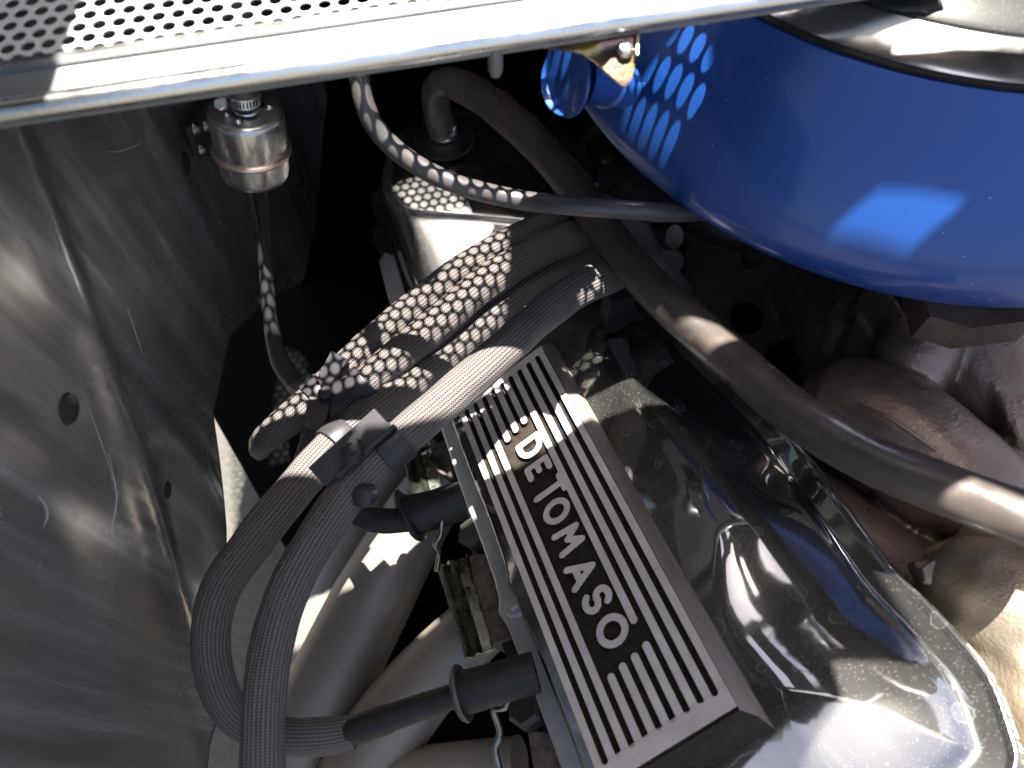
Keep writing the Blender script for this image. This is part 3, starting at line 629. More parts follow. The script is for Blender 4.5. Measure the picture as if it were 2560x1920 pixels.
# black textured floor between the fins
def floor_h(uu, vv):
    return -0.0031 + 0.00025 * np.sin(uu * 900) * np.sin(vv * 1100), np.ones(uu.shape, bool)
grid_relief("recess_floor", -0.001, PLEN + 0.0005, -0.0012, PW + 0.0012, 0.002, floor_h, fr, M['recess'], FP)
def bar_h(u0, u1, v, w, r0=True, r1=True, top=0.0):
    def f(uu, vv):
        a = (u0 + w / 2) if r0 else u0; b = (u1 - w / 2) if r1 else u1
        du = np.maximum(np.maximum(a - uu, uu - b), 0) if True else 0
        d = w / 2 - np.hypot(du, vv - v)
        return top - 0.0034 * (1 - sstep(-0.0007, 0.0002, d)) , d > -0.0011
    return f
def fin(u0, u1, i, r0=False, r1=False):
    v = i * pitch; w = fw
    wob = (random.random() - 0.5) * 0.0001
    bm = bmesh.new()
    # outline with rounded ends as asked
    o = []
    def end(u, sgn, rnd):
        if not rnd: return [(u, v + sgn * w / 2), (u, v - sgn * w / 2)]
        c = u - sgn * w / 2
        return [(c + sgn * math.cos(t) * w / 2, v + sgn * math.cos(math.pi / 2 + 0) * 0 + (sgn) * math.sin(-t) * -w / 2) for t in [math.pi / 2 - k * math.pi / 8 for k in range(9)]]
    o = end(u1, 1, r1) + end(u0, -1, r0)
    tp = [L(a, b, wob) for a, b in o]
    cen_v = v
    bt = [L(a, b + (0.0006 if b > v else -0.0006), -0.0036) for a, b in o]
    return loft("fin", [tp, bt], M['fin_top'], FP, angle=30, cap=(True, False), bevel=0)
E0 = 0.0062; E1 = PLEN - 0.0100           # where the comb end strips stop
gapu0 = lp(1300, 1062, 0)[0]; endu1 = lp(1588, 1642, 0)[0]
ue = {3: lp(1522, 1685, 0)[0], 4: lp(1549, 1660, 0)[0], 5: lp(1578, 1636, 0)[0], 6: lp(1608, 1606, 0)[0]}
us_ = {3: lp(1262, 1110, 0)[0], 4: lp(1285, 1085, 0)[0], 5: lp(1308, 1062, 0)[0]}
for i in range(10):
    if i in (3, 4, 5):
        fin(E0, us_[i], i, False, True); fin(ue[i], E1, i, True, False)
    elif i == 6:
        fin(E0, lp(1586, 1560, 0)[0], i, False, True); fin(ue[6], E1, i, True, False)
    else: fin(E0, E1, i)
def comb(u_edge, u_in, name):
    # strip with scalloped inner side: a slot end is a half round cut between two fins
    sg = 1 if u_in > u_edge else -1; gap = pitch - fw; rr = gap / 2
    o = [(u_edge, -fw / 2 - 0.0002)]
    o += [(u_edge, PW + fw / 2 + 0.0002)]
    o += [(u_in, PW + fw / 2 + 0.0002), (u_in, 9 * pitch - fw / 2)]
    for i in range(8, -1, -1):
        vc_ = i * pitch + pitch / 2
        for k in range(1, 8):
            t = math.pi * k / 8; o.append((u_in - sg * math.sin(t) * rr, vc_ + math.cos(t) * rr))
        o += [(u_in, i * pitch + fw / 2), (u_in, i * pitch - fw / 2)]
    o[-1] = (u_in, -fw / 2 - 0.0002)
    tp = [L(a, b, 0.00004) for a, b in o]
    bm = bmesh.new(); A = [bm.verts.new(p) for p in tp]; B = [bm.verts.new(p - N * 0.0036) for p in tp]
    f = bm.faces.new(A)
    for k in range(len(A)): bm.faces.new((A[k], B[k], B[(k + 1) % len(A)], A[(k + 1) % len(A)]))
    bmesh.ops.triangulate(bm, faces=[f])
    return bm_obj(name, bm, M['fin_top'], FP, angle=30)
comb(-0.0012, E0 - 0.0001, "end_strip"); comb(PLEN, E1 + 0.0001, "end_strip")
# letters, drawn as rounded strokes
def arc(cx, cy, rx_, ry_, a0, a1, n=14): return [(cx + rx_ * math.cos(math.radians(a0 + (a1 - a0) * k / n)), cy + ry_ * math.sin(math.radians(a0 + (a1 - a0) * k / n))) for k in range(n + 1)]
G = {
 'D': [[(0, 0), (0, 1)], [(0, 1), (0.35, 1)] + arc(0.35, 0.5, 0.65, 0.5, 90, -90) + [(0, 0)]],
 'E': [[(0.85, 0), (0, 0), (0, 1), (0.85, 1)], [(0, 0.5), (0.65, 0.5)]],
 'T': [[(0.5, 0), (0.5, 1.0)], [(-0.1, 1.0), (1.1, 1.0)]],
 'O': [arc(0.5, 0.5, 0.52, 0.5, 0, 360, 28)],
 'M': [[(0, 0), (0.12, 1), (0.5, 0.45), (0.88, 1), (1, 0)]],
 'A': [[(0, 0), (0.5, 1), (1, 0)], [(0.2, 0.32), (0.8, 0.32)]],
 'S': [arc(0.5, 0.745, 0.42, 0.255, 25, 255, 14) + arc(0.5, 0.255, 0.44, 0.255, 80, -155, 14)],
}
def letter(ch, cpx, wid, hgt, r=0.0020):
    cu, cv = lp(*cpx, 0)
    segs = []
    for st in G[ch]:
        q = [(cu + (x - 0.5) * wid, cv + (y - 0.5) * hgt) for x, y in st]
        segs += list(zip(q, q[1:]))
    def sd(uu, vv):
        d = np.full(uu.shape, 1e9)
        for a, b in segs:
            ex, ey = b[0] - a[0], b[1] - a[1]; wx, wy = uu - a[0], vv - a[1]
            t = np.clip((wx * ex + wy * ey) / (ex * ex + ey * ey + 1e-15), 0, 1); d = np.minimum(d, np.hypot(wx - ex * t, wy - ey * t))
        return r - d
    def hf(uu, vv):
        e = sd(uu, vv)
        return -0.0036 + 0.0035 * sstep(-0.0007, 0.0, e), e > -0.0010
    m = 0.004
    o = grid_relief("letter", cu - wid * 0.65 - m, cu + wid * 0.65 + m, cv - hgt / 2 - m, cv + hgt / 2 + m, 0.00032, hf, fr, M['fin_top'], FP, angle=40, snap=lambda a, b: sd(a, b) + 0.0008)
    o["label"] = "raised silver letter " + ch
    return o
def dark_sides(o, lim=0.8):
    o.data.materials.append(M['recess'])
    for p in o.data.polygons:
        if abs(p.normal.dot(N)) < lim: p.material_index = 1
for ch, c, wd, hg in (('D', (1325, 1117), 0.0112, 0.0142), ('E', (1346, 1172), 0.0088, 0.0138), ('T', (1372, 1226), 0.0085, 0.0185), ('O', (1391, 1277), 0.0115, 0.0142),
                      ('M', (1421, 1347), 0.0125, 0.0142), ('A', (1453, 1431), 0.0125, 0.0142), ('S', (1492, 1498), 0.0100, 0.0142), ('O', (1530, 1576), 0.0130, 0.0142)):
    letter(ch, c, wd, hg)

for o in list(FP.children):
    if o.name.split('.')[0] in ('fin', 'end_strip', 'letter'): 
        o.data.update(); dark_sides(o)
# breather box: chrome hump at the far end of the cover
def ring(px, z): return [Z(x, y, z) for x, y in px]
r0 = [(958, 478), (975, 392), (1022, 318), (1115, 276), (1260, 276), (1410, 330), (1500, 415), (1512, 512), (1400, 560), (1250, 541), (1120, 532), (1028, 527), (1000, 510)]
r1 = [(944, 484), (960, 386), (1010, 304), (1110, 262), (1265, 262), (1418, 318), (1512, 410), (1526, 518), (1410, 574), (1250, 556), (1120, 546), (1022, 541), (990, 518)]
c_ = Z(1200, 420, -0.49)
top0 = ring(r0, -0.4900); top1 = ring(r1, -0.4930)
bt = [(962, 560, -.575), (972, 450, -.575), (1020, 360, -.575), (1115, 300, -.575), (1275, 300, -.575), (1440, 360, -.575), (1560, 460, -.575), (1600, 620, -.53), (1500, 790, -.515), (1330, 850, -.511), (1180, 830, -.511), (1070, 778, -.513), (1030, 728, -.528)]
bot = [Z(*q) for q in bt]
low_ = [p - Vector((0, 0, 0.05)) for p in bot]
mid = [a.lerp(b, 0.05) for a, b in zip(top1, bot)]; mid2 = [a.lerp(b, 0.95) for a, b in zip(top1, bot)]
inn = [c_.lerp(p, 0.92) + Vector((0, 0, 0.0006)) for p in top0]
inn2 = [c_.lerp(p, 0.1) + Vector((0, 0, 0.0008)) for p in inn]
bb = loft("breather_box", [inn2, inn, top0, top1, mid, mid2, bot, low_], M['chrome_box'], vc, cap=(True, True), angle=180, sub=2)
slab("corner_tab", [Z(*q, -0.575) for q in ((948, 655), (962, 632), (985, 640), (1020, 760), (985, 790), (962, 712))], Vector((0, 0, -0.006)), M['chrome_flange'], vc, bevel=0.0015)
gp = Z(1112, 352, -0.4865)
lathe("grommet", [(0.013, 0.0), (0.0225, 0.0), (0.0240, 0.0015), (0.0230, 0.0038), (0.0165, 0.0048), (0.0135, 0.0075), (0.0110, 0.0078)], gp, (0, 0.05, 1), M['black_rubber'], vc, seg=48)
lathe("breather_tube", [(0.0120, 0.004), (0.0120, 0.009), (0.0105, 0.0100), (0.0105, 0.0135), (0.0118, 0.0155), (0.0112, 0.0180), (0.0095, 0.0185)], gp, (-0.05, 0.1, 1), M['tin'], vc, seg=48)

# ------------------------------------------------------------------ hoses
hz = [(1104, 320, -0.472), (1092, 268, -0.452), (1088, 222, -0.436), (1120, 205, -0.430), (1200, 240, -0.428), (1290, 310, -0.425), (1370, 390, -0.420), (1460, 500, -0.412), (1560, 640, -0.402), (1680, 765, -0.390), (1830, 900, -0.380), (1990, 1035, -0.365), (2160, 1140, -0.350), (2380, 1230, -0.335), (2700, 1345, -0.32)]
bh = tube("breather_hose", [Z(*q) for q in hz], [0.0112, 0.0112, 0.0105, 0.0112, 0.0125, 0.0125, 0.0120, 0.0117, 0.0118, 0.0118, 0.0120, 0.0118, 0.0115, 0.0115, 0.0115], M['rubber_aged'], seg=48, step=0.004, wob=0.05)
tag(bh, "thick black rubber breather hose running diagonally from the chrome box to the right edge", "hose")
th_ = [(890, 120, -0.262), (898, 190, -0.268), (912, 262, -0.278), (950, 335, -0.290), (1030, 405, -0.302), (1140, 460, -0.312), (1290, 498, -0.322), (1400, 512, -0.318), (1500, 520, -0.317), (1600, 527, -0.320), (1700, 531, -0.336), (1900, 520, -0.375)]
tb = tube("fuel_line", [Z(*q) for q in th_], [0.0047, 0.0047, 0.0047, 0.0048, 0.0049, 0.0049, 0.0050, 0.0049, 0.0047, 0.0047, 0.0051, 0.0052], M['rubber'], seg=32, step=0.004, wob=0.01)
tag(tb, "thin smooth black rubber fuel line curving from the rail to under the blue air cleaner", "hose")
lathe("hose_end", [(0.0, 0.0), (0.005, 0.0), (0.006, 0.002), (0.006, 0.010)], Z(898, 150, -0.262), (0, 0.3, 1), M['black_plastic'], tb, seg=20)

# ------------------------------------------------------------------ spark plug leads in knitted sleeves
GRP = "spark plug leads in black knitted sleeves"
def lead(name, label, q, r, seed, parent=None):
    pts = [Z(*p) for p in q]
    o = tube(name, pts, r, M['sleeve'], parent, seg=60, step=0.003, ribs=15, ribamp=0.011, wob=0.09, seed=seed, flat=0.94)
    if label: tag(o, label, "spark plug lead", GRP)
    return o
lead("spark_plug_lead", "topmost knitted lead, its lower end bending down beyond the dotted separator", [(1640, 600, -0.500), (1500, 520, -0.455), (1400, 550, -0.440), (1300, 595, -0.440), (1180, 660, -0.442), (1060, 748, -0.446), (930, 858, -0.450), (840, 945, -0.454), (760, 1020, -0.458), (690, 1075, -0.464), (655, 1105, -0.480), (648, 1125, -0.510)], [0.0104] * 9 + [0.0096, 0.0085, 0.0070], 1)
lead("spark_plug_lead", "second knitted lead from the top, dipping out of sight behind the separators", [(1680, 660, -0.490), (1540, 560, -0.445), (1440, 590, -0.432), (1340, 630, -0.430), (1215, 708, -0.432), (1090, 812, -0.436), (965, 915, -0.442), (880, 990, -0.448), (820, 1050, -0.458), (775, 1130, -0.475), (750, 1210, -0.50)], [0.0110] * 7 + [0.0095, 0.0090, 0.0085, 0.008], 2)
l3 = lead("spark_plug_lead", "knitted lead sweeping left in a wide loop to the lower spark plug boot", [(1700, 740, -0.50), (1590, 620, -0.468), (1480, 635, -0.456), (1380, 680, -0.452), (1265, 762, -0.452), (1142, 865, -0.455), (1045, 940, -0.455), (950, 1015, -0.450), (870, 1080, -0.444), (795, 1155, -0.440), (720, 1245, -0.438), (640, 1345, -0.440), (560, 1455, -0.446), (528, 1560, -0.453), (535, 1680, -0.462), (590, 1790, -0.472), (700, 1838, -0.478), (800, 1842, -0.480), (885, 1830, -0.480)], [0.0115] * 12 + [0.0112, 0.0108, 0.0104, 0.0100, 0.0098, 0.0098, 0.0090], 3)
l4 = lead("spark_plug_lead", "lowest knitted lead, catching a full patch of sun and running off the bottom", [(1700, 800, -0.460), (1610, 670, -0.425), (1520, 690, -0.414), (1430, 732, -0.409), (1340, 800, -0.406), (1228, 902, -0.403), (1106, 1008, -0.403), (1000, 1098, -0.404), (920, 1175, -0.406), (850, 1262, -0.409), (780, 1365, -0.411), (715, 1490, -0.414), (675, 1630, -0.418), (658, 1780, -0.422), (655, 2000, -0.428)], [0.0108] * 15, 4)
# boot of the looping lead
tube("boot_sleeve", [Z(872, 1832, -0.479), Z(960, 1800, -0.474), Z(1060, 1765, -0.468), Z(1140, 1738, -0.463)], [0.0072, 0.0074, 0.0070, 0.0066], M['black_rubber'], l3, seg=32, bulge=lambda s: 1.09 if s < 0.022 else 1.0)
bx = (Z(1290, 1700, -0.455) - Z(1150, 1740, -0.463)).normalized()
lathe("boot_shield", [(0.0, 0.002), (0.0070, 0.002), (0.0140, 0.001), (0.0155, -0.001), (0.0150, -0.0025), (0.010, -0.001)], Z(1150, 1735, -0.462), -bx, M['rubber'], l3, seg=40)
tube("boot_body", [Z(1150, 1735, -0.462), Z(1230, 1712, -0.458), Z(1340, 1680, -0.455)], [0.0118, 0.0112, 0.0110], M['black_rubber'], l3, seg=36)
# another lead's boot higher up
l5 = tube("boot_lead", [Z(870, 1240, -0.475), Z(900, 1290, -0.480), Z(960, 1302, -0.482), Z(1020, 1300, -0.482)], [0.0062, 0.0072, 0.0080, 0.0074], M['black_rubber'], None, seg=30)
tag(l5, "short glossy black plug boot behind the round separator knob", "spark plug boot")
bx2 = (Z(1120, 1240, -0.475) - Z(1015, 1295, -0.482)).normalized()
lathe("boot_shield", [(0.0, 0.002), (0.0070, 0.002), (0.0165, 0.001), (0.0180, -0.001), (0.0175, -0.0025), (0.010, -0.001)], Z(1020, 1290, -0.481), -bx2, M['black_rubber'], l5, seg=40)
tube("boot_body", [Z(1020, 1290, -0.482), Z(1080, 1275, -0.480), Z(1160, 1250, -0.478)], [0.0130, 0.0122, 0.0120], M['black_rubber'], l5, seg=36)

# separators
def ax3(p, q, up_=Vector((0, -0.45, 0.89))):
    x = (q - p).normalized(); y = up_.cross(x).normalized(); return [x, y, x.cross(y)]
def band(c, d, r, w, parent, t=0.0016):
    return lathe("clip_band", [(r, -w / 2), (r + t * 0.8, -w / 2 + 0.0002), (r + t, -w / 2 + 0.0012), (r + t, w / 2 - 0.0012), (r + t * 0.8, w / 2 - 0.0002), (r, w / 2)], c, d, M['black_plastic'], parent, seg=48)
s1 = empty("lead_separator", "dotted black plastic separator gripping the two upper leads", "cable separator", "plastic lead separators", at=tuple(Z(820, 990, -0.44)))
dA = (Z(930, 858, -0.450) - Z(760, 1020, -0.458)).normalized(); dB = (Z(965, 915, -0.442) - Z(820, 1050, -0.458)).normalized()
band(Z(800, 985, -0.4555), dA, 0.0106, 0.013, s1); band(Z(905, 967, -0.4455), dB, 0.0110, 0.012, s1)
f1 = ax3(Z(800, 985, -0.440), Z(925, 965, -0.434))
obox("clip_bridge", Z(852, 975, -0.441), f1, (0.022, 0.014, 0.009), M['black_plastic'], s1, 0.0025)
obox("clip_arm", Z(832, 925, -0.440), ax3(Z(800, 985, -0.44), Z(850, 890, -0.43)), (0.020, 0.011, 0.008), M['black_plastic'], s1, 0.003)
obox("clip_foot", Z(795, 1035, -0.444), ax3(Z(800, 985, -0.44), Z(780, 1060, -0.44)), (0.017, 0.013, 0.009), M['black_plastic'], s1, 0.004)
lathe("clip_button", [(0, 0.0030), (0.003, 0.0026), (0.0042, 0.001), (0.0045, -0.004)], Z(812, 985, -0.436), (0, -0.4, 0.9), M['black_plastic'], s1, seg=24)
s2 = empty("lead_separator", "sunlit plastic separator with a peg and a wide band round the lowest lead", "cable separator", "plastic lead separators", at=tuple(Z(890, 1130, -0.40)))
f2 = ax3(Z(800, 1190, -0.41), Z(955, 1050, -0.40))
obox("clip_body", Z(878, 1118, -0.3985), f2, (0.046, 0.0135, 0.011), M['black_plastic'], s2, 0.002)
obox("clip_wall", Z(918, 1128, -0.3960), f2, (0.040, 0.0022, 0.012), M['black_plastic'], s2, 0.0006)
lathe("clip_peg", [(0, 0.0050), (0.0035, 0.0047), (0.0054, 0.0034), (0.0060, 0.0), (0.0060, -0.004)], Z(880, 1135, -0.389), (-0.1, -0.45, 0.89), M['black_plastic'], s2, seg=32)
lathe("peg_pin", [(0, 0.0022), (0.0016, 0.0018), (0.0021, 0.0006), (0.0021, -0.003)], Z(886, 1143, -0.3835), (-0.1, -0.5, 0.85), M['black_plastic'], s2, seg=20)
d1 = (Z(1106, 1008, -0.403) - Z(920, 1175, -0.406)).normalized(); band(Z(978, 1120, -0.4045), d1, 0.0108, 0.016, s2)
d2 = (Z(950, 1015, -0.450) - Z(795, 1155, -0.440)).normalized(); band(Z(848, 1102, -0.442), d2, 0.0115, 0.014, s2)
nrm_ = f2[2]
for (a, b) in (((905, 1078), (917, 1088)), ((917, 1088), (925, 1072)), ((890, 1095), (902, 1104))):
    tube("moulded_mark", [Z(a[0], a[1], -0.3915), Z(b[0], b[1], -0.3915)], 0.00045, M['black_plastic'], s2, seg=6)
s3 = empty("lead_separator", "small rounded black plastic knob pressed against the lowest lead", "cable separator", "plastic lead separators", at=tuple(Z(905, 1245, -0.40)))
lathe("knob", [(0, 0.0045), (0.003, 0.0042), (0.0054, 0.003), (0.0064, 0), (0.0062, -0.006), (0.0045, -0.010), (0, -0.010)], Z(908, 1240, -0.402), (-0.2, -0.6, 0.8), M['black_plastic'], s3, seg=32)
obox("strap", Z(885, 1268, -0.412), f2, (0.012, 0.007, 0.010), M['black_plastic'], s3, 0.002)

# ------------------------------------------------------------------ fuel filter
FT = Z(612, 272, -0.310); FA = Vector((-0.045, 0.02, 1)).normalized()
# the canister leans: its foot lands right of and below its top in the picture
FB = Z(640, 440, -0.352)
FA = (FT - FB).normalized()
hgt = (FT - FB).length * 1.06
R1 = 0.0197
ff = empty("fuel_filter", "small round zinc plated fuel filter canister hanging under the rail", "fuel filter", at=tuple(FT))
lathe("canister", [(0.0, 0.0008), (0.006, 0.0008), (0.0075, 0.0), (0.0165, 0.0), (0.0185, -0.0004), (R1 * 0.985, -0.0018), (R1, -0.004), (R1, -0.0225), (R1 * 0.99, -0.0235)], FT, FA, M['tin'], ff, seg=96, angle=180)
lathe("crimp_ring", [(R1 * 0.99, -0.0225), (R1 * 1.07, -0.0232), (R1 * 1.09, -0.0245), (R1 * 1.07, -0.0257), (R1 * 0.97, -0.0262)], FT, FA, M['crimp'], ff, seg=96)
lathe("lower_cup", [(R1 * 0.97, -0.0258), (R1 * 0.96, -0.037), (R1 * 0.92, -0.0405), (R1 * 0.80, -0.0428), (R1 * 0.4, -0.0440), (0, -0.044)], FT, FA, M['tin'], ff, seg=96, angle=180)
fx_ = Vector((1, 0, 0)); fx_ = (fx_ - FA * fx_.dot(FA)).normalized(); fy_ = FA.cross(fx_)
for dx, dy in ((0.0118, 0.0035), (-0.001, -0.0120), (-0.008, -0.0065)):
    lathe("dimple", [(0, 0.0016), (0.0009, 0.0014), (0.0017, 0.0008), (0.0022, 0.0)], FT + fx_ * dx + fy_ * dy, FA, M['tin'], ff, seg=20)
lathe("outlet", [(0.0075, 0.0002), (0.0072, 0.0012), (0.0058, 0.0022), (0.0056, 0.004)], FT + fx_ * 0.0008, FA, M['tin'], ff, seg=36)
fh = empty("filter_hose", "short black hose clamped on top of the fuel filter", "hose", at=tuple(FT))
tube("hose", [FT + FA * 0.0035 + fx_ * 0.0008, FT + FA * 0.014, FT + FA * 0.030 + Vector((0, 0.006, 0)), FT + FA * 0.05 + Vector((0, 0.03, 0))], 0.0076, M['rubber'], fh, seg=32)
cl_o = FT + FA * 0.0072 + fx_ * 0.0007
lathe("clamp_band", [(0.0078, -0.0028), (0.0083, -0.0028), (0.0083, 0.0028), (0.0078, 0.0028)], cl_o, FA, M['alu'], fh, seg=40)
for k in range(10):
    a = math.radians(-100 - 40 + k * 12); n_ = fx_ * math.cos(a) + fy_ * math.sin(a)
    obox("band_slot", cl_o + n_ * 0.00832, [n_, FA, n_.cross(FA)], (0.0003, 0.0034, 0.0006), M['void'], fh, 0)
obox("clamp_housing", cl_o - fx_ * 0.0095 - fy_ * 0.004, [fx_, fy_, FA], (0.004, 0.008, 0.0062), M['alu'], fh, 0.0008)
lathe("clamp_screw", [(0, 0.002), (0.0026, 0.002), (0.0034, 0.0012), (0.0034, -0.004)], cl_o - fx_ * 0.0100 - fy_ * 0.0085, -fy_ * 0.8 + FA * 0.5, M['alu'], fh, seg=6, angle=20)
# bracket that carries it
br = empty("filter_bracket", "black three cornered bracket screwed to the side panel behind the filter", "bracket", at=tuple(FT))
bpx = [(540, 225), (600, 225), (560, 395), (498, 388), (474, 318)]
bp_ = [wall_pt(x, y, 0.012) for x, y in bpx]
slab("bracket_plate", bp_, Vector((-0.003, 0, 0)), M['black_metal'], br, bevel=0.0006)
for x, y in ((488, 322), (515, 315), (504, 374)):
    lathe("screw", [(0, 0.003), (0.002, 0.0028), (0.0040, 0.0012), (0.0044, 0)], wall_pt(x, y, 0.012), (1, 0, 0), M['bolt'], br, seg=20)
# braided line dropping behind
dl = tube("braided_line", [Z(640, 440, -0.40), Z(652, 500, -0.43), Z(662, 640, -0.47), Z(676, 800, -0.50), Z(700, 900, -0.52), Z(735, 955, -0.53)], [0.005] * 4 + [0.007, 0.007], M['black_rubber'], seg=24, wob=0.05)
tag(dl, "dark braided line dropping from the filter into the shadow", "fuel line")
lathe("end_fitting", [(0, 0.010), (0.006, 0.010), (0.007, 0.008), (0.007, -0.006)], Z(745, 968, -0.53), (0.6, -0.5, 0.2), M['rust'], dl, seg=6)

# ------------------------------------------------------------------ exhaust header, brackets, block
eh = empty("exhaust_header", "beige coated exhaust header tubes running down beside the engine", "exhaust header")
tube("header_tube", [Z(1120, 1180, -0.56), Z(1040, 1300, -0.58), Z(930, 1500, -0.60), Z(830, 1700, -0.62), Z(760, 1850, -0.63), Z(720, 2000, -0.64)], [0.022, 0.026, 0.030, 0.031, 0.031, 0.031], M['header'], eh, seg=56)
tube("header_tube", [Z(1320, 1470, -0.54), Z(1180, 1580, -0.56), Z(1040, 1730, -0.58), Z(930, 1880, -0.60), Z(860, 2020, -0.62)], [0.020, 0.022, 0.026, 0.028, 0.028], M['header'], eh, seg=56)
tube("header_tube", [Z(1090, 1080, -0.58), Z(990, 1170, -0.60), Z(890, 1330, -0.64), Z(800, 1540, -0.68), Z(760, 1650, -0.70)], [0.020, 0.022, 0.024, 0.026, 0.026], M['header'], eh, seg=56)
tube("header_tube", [Z(900, 1960, -0.60), Z(1100, 1925, -0.58), Z(1300, 1905, -0.56)], [0.016, 0.016, 0.016], M['header'], eh, seg=40)
def channel(name, label, a, b, c, d, z1, z2, m, grp=None):
    """folded channel: four corners, with two return lips and a ridge"""
    e = empty(name, label, "bracket", grp, at=tuple(Z(*a, z1)))
    A_, B_, C_, D_ = Z(*a, z1), Z(*b, z1), Z(*c, z2), Z(*d, z2)
    n_ = (B_ - A_).cross(D_ - A_).normalized(); n_ = n_ if n_.z > 0 else -n_
    prof_ = [(0, 0.0), (0.06, 0.004), (0.30, 0.0), (0.42, 0.0035), (0.62, 0.0), (0.95, -0.001), (1.0, 0.004)]
    def row(P, Q, sh): return [P.lerp(Q, t) + n_ * (h + sh) for t, h in prof_]
    vs = row(A_, B_, 0) + row(D_, C_, 0) + row(A_, B_, -0.0014) + row(D_, C_, -0.0014); k = len(prof_); fs = []
    for i in range(k - 1):
        fs += [(i, i + 1, k + i + 1, k + i), (2 * k + i, 3 * k + i, 3 * k + i + 1, 2 * k + i + 1), (i, 2 * k + i, 2 * k + i + 1, i + 1), (k + i, k + i + 1, 3 * k + i + 1, 3 * k + i)]
    fs += [(0, k, 3 * k, 2 * k), (k - 1, 3 * k - 1, 4 * k - 1, 2 * k - 1)]
    mesh("channel", vs, fs, m, e, angle=25)
    return e
ch1 = channel("plug_wire_bracket", "lower streaky zinc channel bracket beside the chrome flange", (1092, 1420), (1168, 1390), (1236, 1620), (1165, 1652), -0.505, -0.485, M['zinc'], "zinc channel brackets beside the flange")
ch2 = channel("plug_wire_bracket", "upper streaky zinc channel bracket just below the knitted leads", (1008, 1140), (1075, 1110), (1108, 1230), (1030, 1248), -0.52, -0.51, M['zinc'], "zinc channel brackets beside the flange")
def hook(label, q, r=0.0028):
    o = tube("wire_hook", [Z(*p) for p in q], r, M['zinc'], None, seg=12, step=0.002); return tag(o, label, "wire hook", "bent wire hooks by the plugs")
hook("upper bent hook rising from the lower zinc channel", [(1105, 1298, -0.475), (1100, 1340, -0.476), (1088, 1362, -0.480), (1098, 1385, -0.488), (1092, 1425, -0.498)], 0.0018)
hook("lower curled hook beneath the lower spark plug boot", [(1280, 1725, -0.465), (1262, 1768, -0.470), (1235, 1775, -0.475), (1250, 1830, -0.480), (1238, 1870, -0.485), (1250, 1930, -0.49)], 0.0020)
eb = slab("cylinder_block", [PX(x, y, -0.052) for x, y in ((1120, 1040), (1420, 1040), (1760, 2200), (1420, 2200), (1310, 1780), (1180, 1380))], -N * 0.10, M['block'], bevel=0.003)
tag(eb, "black engine side under the left chrome flange", "engine block")
def patch(px, w, th, m, nm="casting_pad"): return slab(nm, [PX(x, y, w) for x, y in px], -N * th, m, eb, bevel=0.0015)
patch([(1172, 1390), (1215, 1385), (1275, 1590), (1222, 1612)], -0.047, 0.02, M['rust'])
patch([(1078, 1110), (1110, 1100), (1150, 1240), (1118, 1250)], -0.047, 0.02, M['rust'])
patch([(1320, 1830), (1380, 1830), (1420, 1960), (1340, 1960)], -0.047, 0.02, M['rust'])
for x, y, w, r in ((1190, 1335, -0.045, 0.012), (1325, 1775, -0.045, 0.012)):
    lathe("head_bolt", [(0, 0.008), (r * 0.75, 0.008), (r, 0.005), (r, -0.012)], PX(x, y, w), N, M['block'], eb, seg=6, angle=20)
# black nut and cam on the far side of the leads
nt_ = empty("wire_loom_post", "black square post standing between the leads and the big hose", "post", at=tuple(Z(1555, 760, -0.44)))
obox("post", Z(1545, 762, -0.440), [Vector((0.9, 0.3, 0)), Vector((-0.3, 0.9, 0)), Vector((0, 0, 1))], (0.018, 0.012, 0.030), M['black_metal'], nt_, 0.001)

# ------------------------------------------------------------------ unseen sheet added to block the sun
def at_sz(x, y): return up(Vector((x, y, SZ)))
low = [up(p) for p in (Z(760, 1190, -0.43), Z(980, 1120, -0.41), PX(1200, 1200), PX(1300, 1158), PX(1400, 1098), PX(1510, 1045, -0.015), PX(1590, 1015, -0.015), PX(1685, 985, -0.015))]
rl = lambda x: ra.y + (x - ra.x) * RD.y / RD.x - 0.003
window = [at_sz(-0.172, 0.205), at_sz(-0.138, 0.205)] + low + [at_sz(0.108, 0.262), at_sz(0.098, rl(0.098) + 0.003), at_sz(0.118, rl(0.118) + 0.010), at_sz(0.118, 0.300), at_sz(0.100, 0.300), at_sz(0.092, 0.330), at_sz(0.058, 0.330), at_sz(0.058, 0.289), at_sz(0.038, 0.289), at_sz(0.018, 0.315), at_sz(0.018, 0.385), at_sz(-0.005, 0.385), at_sz(-0.03, 0.345), at_sz(-0.10, 0.335), at_sz(-0.112, 0.315), at_sz(-0.138, 0.285), at_sz(-0.172, 0.286)]
from mathutils.bvhtree import BVHTree
def hit(px, py, names=None):
    best = None
    for o in SC.objects:
        if o.type != 'MESH' or (names and o.name.split('.')[0] not in names): continue
        if o not in BV: BV[o] = BVHTree.FromPolygons([o.matrix_world @ v.co for v in o.data.vertices], [list(p.vertices) for p in o.data.polygons])
        h = BV[o].ray_cast(Vector((0, 0, 0)), ray(px, py).normalized())
        if h[0] is not None and (best is None or h[3] < best[3]): best = h
    return best[0] if best else None
BV = {}
bpy.context.view_layer.update()
def opening(px, names): return [up(hit(x, y, names) or Z(x, y, -0.4)) for x, y in px]
outl = [Vector((-0.203, 0.0, 0)), Vector((-0.203, 0.80, 0)), Vector((0.56, 0.80, 0)), Vector((0.56, 0.0, 0))]
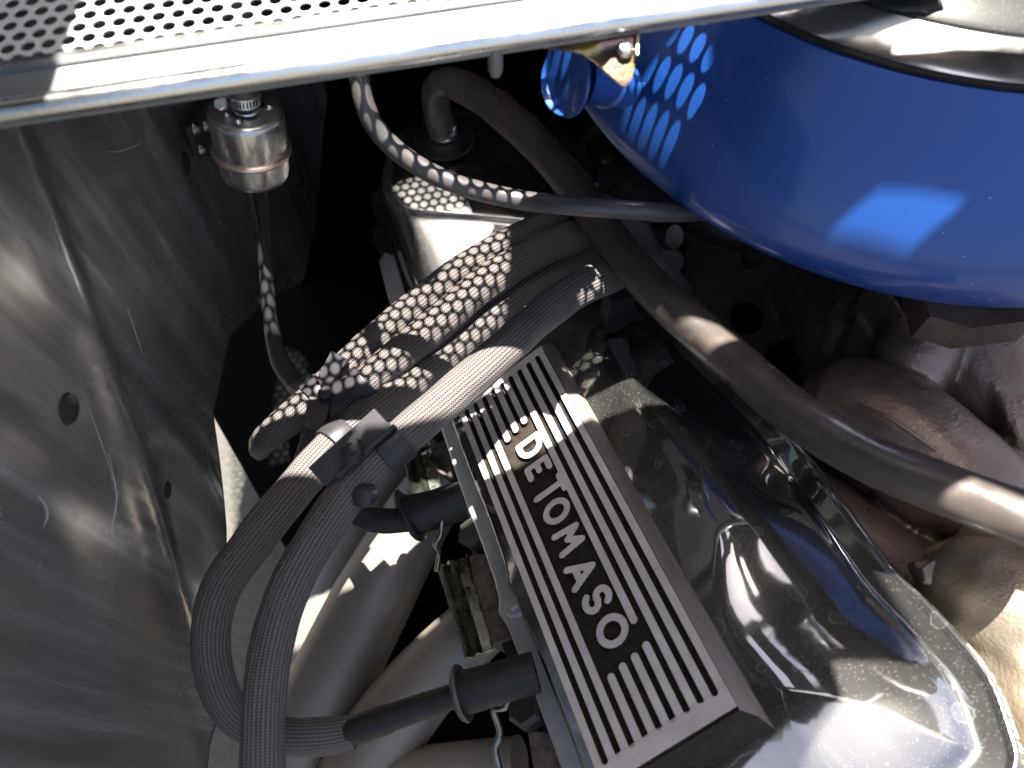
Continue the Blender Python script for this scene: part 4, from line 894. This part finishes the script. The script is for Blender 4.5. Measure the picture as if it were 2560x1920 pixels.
holes = [window,  # openings shaped to drop sun on chosen patches
    opening([(2190, 478), (2420, 505), (2265, 640), (2055, 600)], ("pan",)),
    opening([(1672, 808), (1690, 806), (1750, 798), (1800, 815), (1845, 850), (1770, 885)], ("breather_hose",)),
    [up(PX(*q, -0.04)) for q in ((2215, 1385), (2270, 1470), (2330, 1560), (2320, 1630), (2290, 1660), (2199, 1665), (2034, 1695), (2050, 1790), (2010, 1850), (1960, 1930), (1940, 2400), (3400, 2400), (3300, 1440), (2450, 1385), (2290, 1340))],
    [up(Z(*q, -0.85)) for q in ((752, 1150), (800, 1180), (850, 1300), (850, 1400), (735, 1420))],
    [up(Z(*q, -0.60)) for q in ((1005, 1405), (1060, 1470), (950, 1500), (900, 1560))],
    [up(Z(*q, -0.44)) for q in ((1030, 1330), (1100, 1270), (1110, 1345), (1060, 1380))],
    opening([(980, 465), (1050, 440), (1120, 455), (1180, 532), (1018, 518)], ('breather_box',)),
    opening([(2230, 135), (2400, 120), (2560, 130), (2560, 235), (2400, 205)], ('rim',)),
    opening([(1034, 548), (1230, 562), (1190, 640), (1062, 715)], ('breather_box',)),
]
def inside(p, poly):
    c = False; n = len(poly)
    for i in range(n):
        a, b = poly[i], poly[(i + 1) % n]
        if (a[1] > p[1]) != (b[1] > p[1]) and p[0] < (b[0] - a[0]) * (p[1] - a[1]) / (b[1] - a[1]) + a[0]: c = not c
    return c
def flat_with_holes(name, outer, holes, z, th, m):
    """sheet with openings (constrained triangulation, the openings may overlap)"""
    from mathutils.geometry import delaunay_2d_cdt
    co, ed = [], []
    for lp in [outer] + holes:
        k = len(co); co += [Vector((p[0], p[1])) for p in lp]; ed += [(k + i, k + (i + 1) % len(lp)) for i in range(len(lp))]
    v, e, f, *_ = delaunay_2d_cdt(co, ed, [], 0, 1e-6)
    keep = []
    for t in f:
        c = sum((v[i] for i in t), Vector((0, 0))) / len(t)
        if inside(c, outer) and not any(inside(c, h) for h in holes): keep.append(t)
    o = mesh(name, [(p.x, p.y, z) for p in v], keep, m, smooth=False)
    md = o.modifiers.new("t", 'SOLIDIFY'); md.thickness = th
    return o
lid = flat_with_holes("sun_blocker", outl, holes, LH, 0.002, M['black_metal'])  # added out of view, only to shade the bay and shape the sunlight
slab("sky_blocker", [Vector((-0.2035, -0.35, 0.098)), Vector((-0.2035, 0.70, 0.098)), Vector((-0.2035, 0.70, -0.197)), Vector((-0.2035, -0.35, -0.197))], Vector((-0.002, 0, 0)), M['black_metal'], lid, bevel=0)  # unseen panel added to darken what the chrome cover reflects
tag(lid, "unseen black sheet added to shade the bay, with openings for sun patches", "lid")
